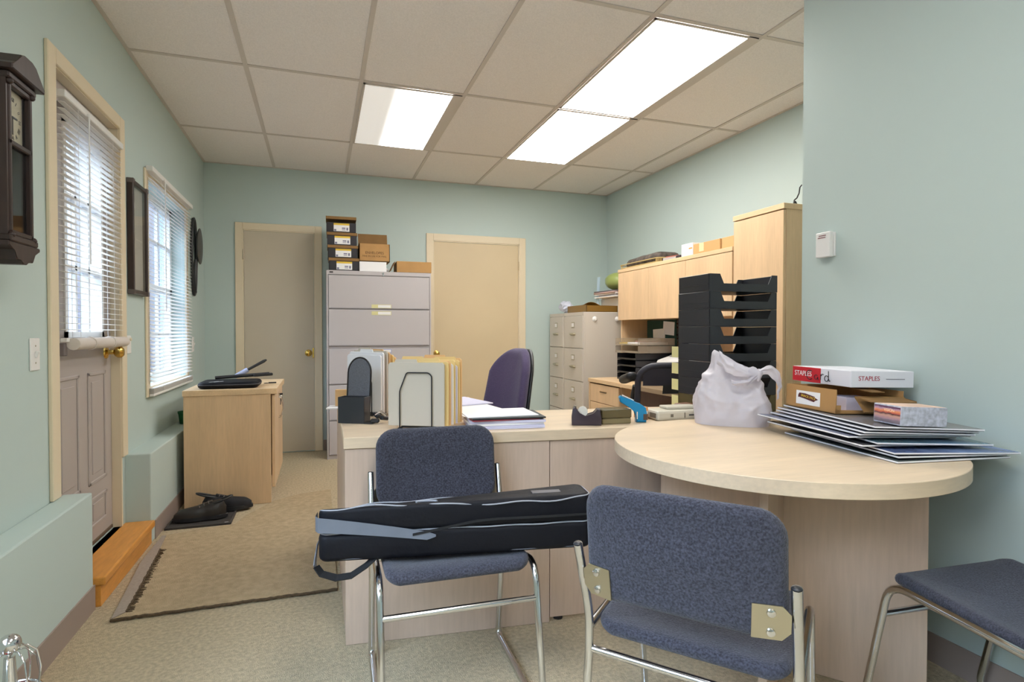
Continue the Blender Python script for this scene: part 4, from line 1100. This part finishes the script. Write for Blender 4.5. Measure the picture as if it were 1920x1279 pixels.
# tape dispenser
t = thing('tape_dispenser', 'dark plum tape dispenser on the desk', 'tape dispenser', (1.005, 2.045, DZ), R(-24))
b = B(T=Tm((0, 0, 0), (R(90), 0, 0)))
b.prism([(-.065, 0), (.05, 0), (.052, .02), (.046, .062), (.034, .064), (.02, .044), (-.012, .034), (-.035, .046), (-.052, .07), (-.06, .066), (-.066, .03)], -.026, .026, .003, 2)
b.build('body', DPURP, t, 40)
b = B(); b.lathe([(.012, -.008), (.020, -.008), (.020, .008), (.012, .008)], (-.022, 0, .052), 18, 'y'); b.build('tape_roll', pmat('clear_tape', (226, 220, 206), .25), t, 40)
b = B(); b.cbox((-.052, 0, .072), (.012, .022, .003), 0, 1, (0, R(25), 0)); b.build('cutter', CHROME, t)

t = thing('amber_box', 'smoky amber plastic card box on the desk beside the blue stapler', 'box', (1.122, 2.055, DZ), R(-4))
b = B(); b.box(-.062, -.035, 0, .062, .035, .022, .003); b.build('tray', pmat('amber_base', (128, 116, 84), .3), t)
b = B(); b.box(-.064, -.037, .0225, .064, .037, .058, .005, 2); b.build('lid', OLIVE, t)

t = thing('blue_stapler', 'bright blue stapler standing on its end on the desk', 'stapler', (1.222, 2.045, DZ), R(-20))
b = B(T=Tm((0, 0, 0), (R(90), 0, 0)))
b.prism([(-.004, 0), (.038, 0), (.042, .03), (.036, .06), (.014, .075), (-.03, .088), (-.066, .108), (-.072, .1), (-.068, .082), (-.03, .06), (-.002, .045)], -.018, .018, .006, 2)
b.build('body', BLUE, t, 45)
b = B(); b.cbox((.034, -.019, .022), (.018, .002, .024), .001); b.build('window', pmat('brown_window', (80, 62, 50), .4), t)
b = B(); b.cbox((-.035, 0, .098), (.05, .02, .004), .001, 1, (0, R(24), 0)); b.build('white_strip', WHITEP, t)
b = B(); b.cbox((.0, -.0, .0285), (.004, .04, .03)); b.build('staple_head', CHROME, t)

t = thing('printing_calculator', 'beige printing calculator on the desk behind the round table', 'calculator', (1.432, 2.078, DZ), R(-3))
b = B(T=Tm((0, 0, 0), (0, R(-90), 0)) @ Tm((0, 0, 0), (0, 0, 0)))
b = B(); b.box(-.118, -.055, 0, .118, .055, .04, .01, 2); b.build('housing', BEIGEP, t)
b = B(); b.box(-.05, -.02, .0402, .10, .05, .052, .004, 2); b.build('cover', BEIGEP, t)
b = B(); b.cbox((.06, -.0555, .02), (.06, .002, .005)); b.build('slot', DGAP, t)
b = B(); b.cbox((-.118, -.02, .02), (.002, .05, .02)); b.cbox((-.05, -.0555, .02), (.012, .002, .012)); b.cbox((.01, -.0555, .02), (.004, .002, .022)); b.build('mark', pmat('grey_mark', (110, 104, 92), .5), t)
t = thing('brown_pouch', 'brown leather pouch between the calculator and the white plastic bag', 'pouch', (1.535, 2.165, DZ), R(10))
b = B(); b.pad(.05, .035, .05, .02, lambda x, y, z: (x, y, z+.026)); b.build('pouch', pmat('brown_leather', (112, 70, 42), .5), t, 60)
t = thing('orange_box', 'thin orange and white carton between the blue stapler and the calculator', 'box', (1.292, 2.125, DZ), R(0))
b = B(); b.box(-.016, -.03, 0, .016, .03, .022); b.mi = 1; b.box(-.016, -.03, .0222, .016, .03, .034); b.mi = 0; b.box(-.016, -.03, .0342, .016, .03, .05); b.build('carton', [pmat('orange_print', (226, 160, 104), .6), PAPER], t)

# ---------------------------------------------------------------- stacked black letter trays
def big_tray(z, label, mat, first):
    t = thing('stacking_tray', label, 'letter tray', (1.803, 2.215, z), 0, 'black stacking trays on the desk')
    w, d, h = .365, .232, .0772
    b = B(); b.box(-w/2, -d/2, 0, w/2, d/2, .004)
    b.box(-w/2, -d/2, .004, -w/2+.004, d/2, h, .001); b.box(w/2-.004, -d/2, .004, w/2, d/2, h, .001)
    for s in (-1, 1):
        T0 = b.T; b.T = Tm((0, s*(d/2-.002), 0), (R(90), 0, 0))
        b.prism([(-w/2, .002), (w/2, .002), (w/2, h), (w/2-.03, h), (w/2-.05, .035), (-w/2+.075, .035), (-w/2+.055, h), (-w/2, h)], -.002, .002)
        b.T = T0
    b.build('tray', mat, t)
    b = B(); b.box(-w/2-.0015, -d/2+.01, .03, -w/2, d/2-.01, .034); b.box(-w/2-.0015, -d/2+.004, .004, -w/2, -d/2+.008, h); b.build('rib', mat, t)
    b = B(); b.box(-w/2+.001, d/2+.0005, .010, -w/2+.003, d/2+.055, .062); b.build('index_tab', YELP, t)
    return t
tz = DZ
TRAYL = ['smoky amber bottom tray of the tall stack on the desk', 'black tray second from the bottom of the tall stack', 'black tray third from the bottom of the tall stack', 'black tray fourth from the bottom of the tall stack', 'black tray fourth from the top of the tall stack', 'black tray third from the top of the tall stack', 'black tray second from the top of the tall stack', 'topmost black tray of the tall stack on the desk']
P = .0782
big_tray(tz, TRAYL[0], OLIVE, True)
t1 = big_tray(tz+P, TRAYL[1], SMOKE, False)
for i in range(2, 8):
    cc = copy_tree(t1, (1.803+(.002 if i == 7 else 0), 2.215, tz+P*i), R(-1.2) if i == 7 else 0, TRAYL[i])
    if i > 3:
        for ch_ in list(cc.children):
            if ch_.name.startswith('index_tab'): bpy.data.objects.remove(ch_)
sheets('white papers lying in the fourth tray from the top', (1.815, 2.215, tz+P*4+.0045), R(2), .30, .20, .018, PAPER, None, 'tray_papers')
sheets('dark green folder in the third tray from the bottom', (1.76, 2.215, tz+P*3+.0045), R(0), .22, .2, .028, pmat('dark_green_folder', (30, 62, 58), .6), None, 'tray_folder')

# ---------------------------------------------------------------- on the round table
TZ = .7378
t = thing('carrier_bag', 'white plastic carrier bag with knotted handles on the round table', 'plastic bag', (1.535, 1.855, TZ), R(-39))
A0, K0 = V((-.050, .0, .285)), V((.080, -.03, .200))
def bagfn(u, v):
    a = 2*PI*u; ca, sa = math.cos(a), math.sin(a)
    t_ = v**1.35
    q = A0.lerp(K0, (ca+1)/2) + V((0, .007*sa, 0))
    bul = 1 + .07*math.sin(PI*min(1, v*1.6))
    ex = 2/2.6
    bx_ = .136*math.copysign(abs(ca)**ex, ca)*bul; by_ = .09*math.copysign(abs(sa)**ex, sa)*bul
    p = V((bx_*(1-t_) + q.x*t_, by_*(1-t_) + q.y*t_, q.z*v**.92))
    if sa < 0:
        d = math.exp(-((p.x-.015)/.05)**2)*max(0, min(1, (v-.35)/.3))*max(0, min(1, (1.02-v)/.25))
        p.y += .035*d*abs(sa)
    n1 = noise.noise(p*11+V((3, 1, 2))); n2 = noise.noise(V((p.x*26, p.y*26, p.z*9))+V((7, 7, 7))); n3 = noise.noise(p*55)
    k = min(1, v*4)
    f = (.012*(1-2*abs(n1)) + .010*(1-2*abs(n2)) + .003*n3)*k
    p += V((ca*.6, sa, .25)).normalized()*f
    p.z = max(p.z, .0005)
    return p
b = B(); b.grid(120, 60, bagfn, True); b.build('bag', BAGP, t, 85)
def crumple(p, k=.006): return tuple(V(p) + V((noise.noise(V(p)*40), noise.noise(V(p)*40+V((5, 0, 0))), noise.noise(V(p)*40+V((0, 5, 0)))))*k)
def ribbon(path, w0, w1, wid=(0, 0, 1), n=26):
    b_ = B(); P_ = fillet(path, .05, 6); m_ = len(P_)
    def at(t):
        i = min(int(t*(m_-1)), m_-2); return P_[i].lerp(P_[i+1], t*(m_-1)-i)
    def fn(u, v):
        c_ = at(u); w_ = (w0+(w1-w0)*u)
        d = V(wid).normalized()*(v-.5)*2*w_
        out_ = V((.2, -1, .1))*.012*math.sin(PI*v)*(1+.5*math.sin(9*v+6*u))
        return crumple(c_ + d + out_, .007)
    b_.grid(n, 10, fn)
    return b_
ribbon([(-.052, -.03, .262), (-.02, -.065, .232), (.03, -.07, .212), (.085, -.058, .202)], .026, .018, (.15, 0, 1)).build('twisted_handle', BAGP, t, 85)
b = B()
rr = random.Random(2)
def knot(u, v):
    a = 2*PI*u; c_ = PI*(.03+.94*v)
    p = V((.090+.024*math.cos(a)*math.sin(c_), -.060+.02*math.sin(a)*math.sin(c_), .200-.026*math.cos(c_)))
    return crumple(crumple(p, .012), .006)
b.grid(20, 14, knot, True); b.build('knot', BAGP, t, 85)
ribbon([(.095, -.06, .205), (.125, -.05, .222), (.155, -.04, .205), (.172, -.03, .165), (.165, -.03, .12)], .016, .022, (.3, 0, 1)).build('loose_handle', BAGP, t, 85)
ribbon([(.085, -.07, .195), (.07, -.085, .175), (.03, -.088, .165), (.0, -.08, .17)], .012, .012, (.1, 0, 1)).build('loose_handle', BAGP, t, 85)

# mounted boards lying in an untidy stack
rr = random.Random(21)
spec = [  # near-left corner (x,y), rotation, tilt, w, d, thickness base z
    (1.497, 1.140, -8, .0, .375, .475), (1.512, 1.150, -10, .6, .345, .47), (1.508, 1.158, -13, 1.0, .385, .50), (1.470, 1.225, -9, 1.2, .36, .45),
    (1.502, 1.205, -15, 1.5, .35, .46), (1.456, 1.260, -10, 1.7, .36, .46), (1.478, 1.240, -12, 1.8, .355, .46), (1.478, 1.225, -14, 2.0, .34, .47), (1.484, 1.218, -14, 2.1, .34, .48), (1.492, 1.205, -15, 2.2, .33, .485)]
bl_ = ['white edged board at the very bottom of the table stack', 'second board from the bottom of the table stack', 'blue toned board third from the bottom, jutting furthest towards the wall', 'fourth board from the bottom of the table stack', 'green and sky blue board fifth from the bottom of the table stack', 'sixth board from the bottom of the table stack', 'fourth board from the top of the table stack', 'third board from the top of the table stack', 'second board from the top of the table stack', 'grey faced board on top of the table stack']
def picture_mat(i):
    a, c_ = [((52, 60, 54), (130, 140, 140)), ((70, 72, 80), (120, 124, 136)), ((34, 44, 96), (150, 176, 222)), ((60, 58, 62), (110, 108, 112)), ((52, 84, 58), (136, 176, 216)), ((64, 66, 84), (140, 146, 170)), ((74, 78, 92), (146, 150, 164)), ((84, 88, 102), (150, 156, 170)), ((70, 72, 80), (128, 130, 138)), ((96, 92, 92), (132, 130, 132))][i]
    return pmat('board_picture', c_, .25, var=(7, .5, (1, .5, 1)), col2=a, spec=.6)
EDGE = pmat('white_foam_edge', (238, 236, 238), .6)
BACKS = pmat('dark_board_back', (56, 54, 62), .6)
z = TZ
for i, (x, y, ro, ti, w_, d_) in enumerate(spec):
    t = thing('mounted_board', bl_[i], 'board', (x, y, z), (0, R(ti), R(ro)), 'mounted boards on the round table')
    b = B(); b.box(0, 0, .0012, w_, d_, .0052); b.mi = 1; b.box(.001, .001, 0, w_-.001, d_-.001, .0011); b.build('foam_core', [EDGE, BACKS], t)
    B().box(.001, .001, .0053, w_-.001, d_-.001, .0058).build('picture', picture_mat(i), t)
    z += .0074 + (.004 if i in (0, 2, 4) else .0015)
ZT = z
TI = R(2.2)
bx = thing('brown_box', 'open brown cardboard box with a crayon sticker on the stack of boards', 'box', (1.585, 1.42, ZT-.0015), (0, TI, R(-7)))
b = B(); w_, d_, h_ = .26, .24, .078
b.box(0, 0, 0, w_, d_, .003); b.box(0, 0, 0, .003, d_, h_); b.box(w_-.003, 0, 0, w_, d_, h_); b.box(0, d_-.003, 0, w_, d_, h_); b.box(0, 0, 0, .02, .003, h_*.35); b.box(.0, 0, 0, w_, .003, .012)
b.build('carton', CARD, bx)
b = B(); b.cbox((.165, -.022, .035), (.20, .003, .062), .0, 1, (R(-42), 0, R(2))); b.cbox((.15, -.05, .052), (.17, .05, .003), 0, 1, (R(10), 0, 0)); b.build('front_flap', CARDD, bx)
B().cbox((.13, .02, h_+.001), (.05, .1, .003), 0, 1, (R(4), 0, 0)).build('side_flap', CARDD, bx)
B().cbox((.285, .05, .05), (.07, .09, .003), 0, 1, (0, R(12), 0)).build('side_flap', CARDD, bx)
b = B(T=Tm((-.0004, d_/2, h_/2), (R(90), 0, R(-90))))
b.box(-.066, -.026, 0, .050, .021, .0006); st_ = b.build('sticker', PAPER, bx)
b = B(T=Tm((-.0012, d_/2, h_/2), (R(90), 0, R(-90))))
b.prism([(-.055, .006), (-.05, .013), (-.02, .013), (.024, .006), (.028, .002), (.042, -.003), (.028, -.008), (.022, -.013), (-.02, -.006), (-.05, -.002), (-.056, -.003)], 0, .0004); b.build('crayon', pmat('crayon_maroon', (84, 34, 34), .5), st_)
b = B(T=Tm((-.0018, d_/2, h_/2), (R(90), 0, R(-90)))); b.text('SNACK PACS', .0118, Tm((-.006, .0015, 0), (0, 0, R(-6)))); b.build('lettering', YEL, st_)
t = thing('white_cards', 'bundle of white cards inside the open brown box', 'cards', (1.665, 1.45, ZT-.0003), (0, TI, R(-7)))
b = B(); b.box(0, 0, .0, .12, .10, .045); b.build('cards', PAPERL, t)
STW = pmat('box_white', (228, 228, 234), .5)
sp = thing('paper_box', 'white and red STAPLES box resting on the open brown box', 'box', (1.655, 1.425, ZT+.0815), (0, R(1.2), R(-10)))
w_, d_, h_ = .235, .30, .055
B().box(0, 0, 0, w_, d_, h_, .0015).build('carton', STW, sp)
b = B(); b.box(-.0008, .145, .001, -.0001, d_, h_-.001); b.build('red_panel', RED, sp)
b = B(T=Tm((-.0012, .235, h_/2), (R(90), 0, R(-90)))); b.text('STAPLES', .026, Tm((-.005, .002, 0)), .0003); b.build('lettering', PAPER, sp)
b = B(T=Tm((.085, -.0006, h_/2), (R(90), 0, 0))); b.text('STAPLES', .0215, Tm((-.018, .002, 0)), .0003); b.build('lettering', INKR, sp)
b = B(); b.cbox((.165, -.0004, h_*.52), (.07, .0008, .0022)); b.build('print_line', pmat('grey_line', (120, 120, 130), .6), sp)
b = B(T=Tm((-.0014, .15, h_/2), (R(90), 0, R(-90))))   # handwritten word across the end of the box
def stroke(pts): b.tube([(x, y, .0004) for x, y in pts], .0013, 5)
stroke([(-.052+.018*math.cos(a), .0+.017*math.sin(a)) for a in [R(50+26*i) for i in range(11)]])
stroke([(-.018+.009*math.cos(a), -.006+.008*math.sin(a)) for a in [R(40+33*i) for i in range(11)]] + [(-.008, -.012), (-.005, -.016)])
stroke([(.006, -.014), (.006, .006), (.008, .000), (.014, .007), (.021, .006)])
stroke([(.036+.010*math.cos(a), -.007+.010*math.sin(a)) for a in [R(30+30*i) for i in range(12)]]); stroke([(.045, .019), (.046, -.006), (.05, -.016), (.055, -.014)])
b.build('handwriting', INK, sp)
sb = thing('photo_box', 'small box printed with a sunset on the front corner of the board stack', 'box', (1.556, 1.178, ZT-.002), (0, R(2.6), R(-10)))
b = B(); w_, d_, h_ = .150, .10, .055
b.box(0, 0, 0, w_, d_, h_, .001); b.build('carton', pmat('frost_print', (186, 188, 200), .45, var=(70, .3, (1, 1, 1))), sb)
def sunset():
    m = pmat('sunset_print', (200, 120, 90), .4); nt = m.node_tree; N = nt.nodes; L_ = nt.links
    tc_ = N.new('ShaderNodeTexCoord'); sx = N.new('ShaderNodeSeparateXYZ'); L_.new(tc_.outputs['Generated'], sx.inputs[0])
    nz = N.new('ShaderNodeTexNoise'); nz.inputs['Scale'].default_value = 6; L_.new(tc_.outputs['Generated'], nz.inputs['Vector'])
    ad = N.new('ShaderNodeMath'); ad.operation = 'MULTIPLY_ADD'; ad.inputs[1].default_value = .14; L_.new(nz.outputs['Fac'], ad.inputs[0]); L_.new(sx.outputs[2], ad.inputs[2])
    rp = N.new('ShaderNodeValToRGB'); cr_ = rp.color_ramp
    for pos, col in ((.0, (96, 88, 96)), (.25, (140, 124, 132)), (.3, (176, 140, 150)), (.5, (208, 160, 140)), (.62, (60, 20, 34)), (.66, (190, 90, 80)), (.78, (236, 150, 96)), (.92, (190, 150, 170)), (1, (96, 60, 90))):
        if pos in (0., 1.):
            e = cr_.elements[0 if pos == 0 else -1]
        else: e = cr_.elements.new(pos)
        e.position = pos; e.color = lin(col)
    L_.new(ad.outputs[0], rp.inputs[0]); L_.new(rp.outputs[0], N['Principled BSDF'].inputs['Base Color'])
    return m
b = B(); b.box(-.0008, .003, .004, -.0001, d_-.003, h_-.004); pn = b.build('sunset_panel', sunset(), sb)
b = B(T=Tm((-.0012, d_*.42, h_*.72), (R(90), 0, R(-90)))); b.text('VISION', .012, Tm((0, 0, 0)), .0002); b.build('lettering', pmat('pale_orange', (252, 214, 176), .5), pn)
b = B(); b.box(.003, .003, h_+.0001, w_-.003, d_-.003, h_+.0006); b.build('top_panel', pmat('peach_print', (222, 190, 168), .5, var=(12, .25, (1, 1, 1))), sb)

# ---------------------------------------------------------------- chrome wire stand at the lower left
t = thing('wire_carousel', 'chrome wire carousel stand with a red holder at the foot of the left ledge', 'stand', (-.652, 1.53, 0))
b = B(); b.cyl((0, 0, 0), .006, .37); b.lathe([(.017, .29), (.011, .36), (.010, .385), (.002, .386)], (0, 0, 0), 14); b.build('pole', CHROME, t, 50)
B().ball((0, 0, .413), .0215, 20, 12).build('ball_finial', CHROME, t, 70)
b = B(); b.lathe([(.09, 0), (.09, .008), (.02, .014), (.006, .02)], (0, 0, 0), 24); b.build('foot', CHROME, t, 40)
b = B()
for i in range(10):
    a = 2*PI*i/10
    b.tube([(r_*math.cos(a), r_*math.sin(a), z_) for r_, z_ in ((.012, .398), (.03, .400), (.048, .38), (.055, .34), (.052, .31), (.03, .295), (.012, .29))], .0018, 6)
b.tube([(.055*math.cos(2*PI*i/24), .055*math.sin(2*PI*i/24), .30) for i in range(24)], .0035, 6, True)
for i in range(10):
    a = 2*PI*i/10+.2
    b.tube([(r_*math.cos(a), r_*math.sin(a), z_) for r_, z_ in ((.012, .27), (.03, .285), (.052, .26), (.058, .2), (.05, .14), (.012, .12))], .0018, 6)
b.build('wire_loops', CHROME, t, 60)
b = B(T=Tm((-.045, -.01, .2), (0, R(18), 0))); b.prism([(-.03, -.02), (.03, -.02), (.03, .02), (-.03, .02)], -.09, .10, .008, 2); b.build('red_holder', pmat('red_plastic', (178, 16, 30), .3), t)

# ---------------------------------------------------------------- daylight, camera, view
wd = bpy.data.worlds.new('World'); SC.world = wd; wd.use_nodes = True
nt = wd.node_tree; N = nt.nodes; L_ = nt.links
bg = N['Background']
tc_ = N.new('ShaderNodeTexCoord'); sx = N.new('ShaderNodeSeparateXYZ'); L_.new(tc_.outputs['Generated'], sx.inputs[0])
nz = N.new('ShaderNodeTexNoise'); nz.inputs['Scale'].default_value = 5; L_.new(tc_.outputs['Generated'], nz.inputs['Vector'])
ad = N.new('ShaderNodeMath'); ad.operation = 'MULTIPLY_ADD'; ad.inputs[1].default_value = .25; L_.new(nz.outputs['Fac'], ad.inputs[0]); L_.new(sx.outputs[2], ad.inputs[2])
rp = N.new('ShaderNodeValToRGB')
# pale overcast sky: dim near the horizon, far brighter overhead
cr2 = rp.color_ramp
cr2.elements[0].position = .02; cr2.elements[0].color = (.023, .027, .042, 1)
cr2.elements[1].position = .66; cr2.elements[1].color = (.60, .76, 1, 1)
for pos, col in ((.22, (.043, .048, .064, 1)), (.44, (.066, .072, .092, 1))):
    e = cr2.elements.new(pos); e.color = col
L_.new(ad.outputs[0], rp.inputs[0]); L_.new(rp.outputs[0], bg.inputs['Color'])
bg.inputs['Strength'].default_value = 17

cam = bpy.data.cameras.new('Camera'); co = bpy.data.objects.new('Camera', cam); COL.objects.link(co)
co.location = (0, 0, 1.10); co.rotation_euler = (R(90-.939), 0, R(-18.547))
cam.sensor_width = 36; cam.lens = 1070/1920*36; cam.clip_start = .02
SC.camera = co
SC.view_settings.view_transform = 'Standard'; SC.view_settings.look = 'None'; SC.view_settings.gamma = 1
SC.view_settings.use_curve_mapping = False
SC.view_settings.exposure = 0.1
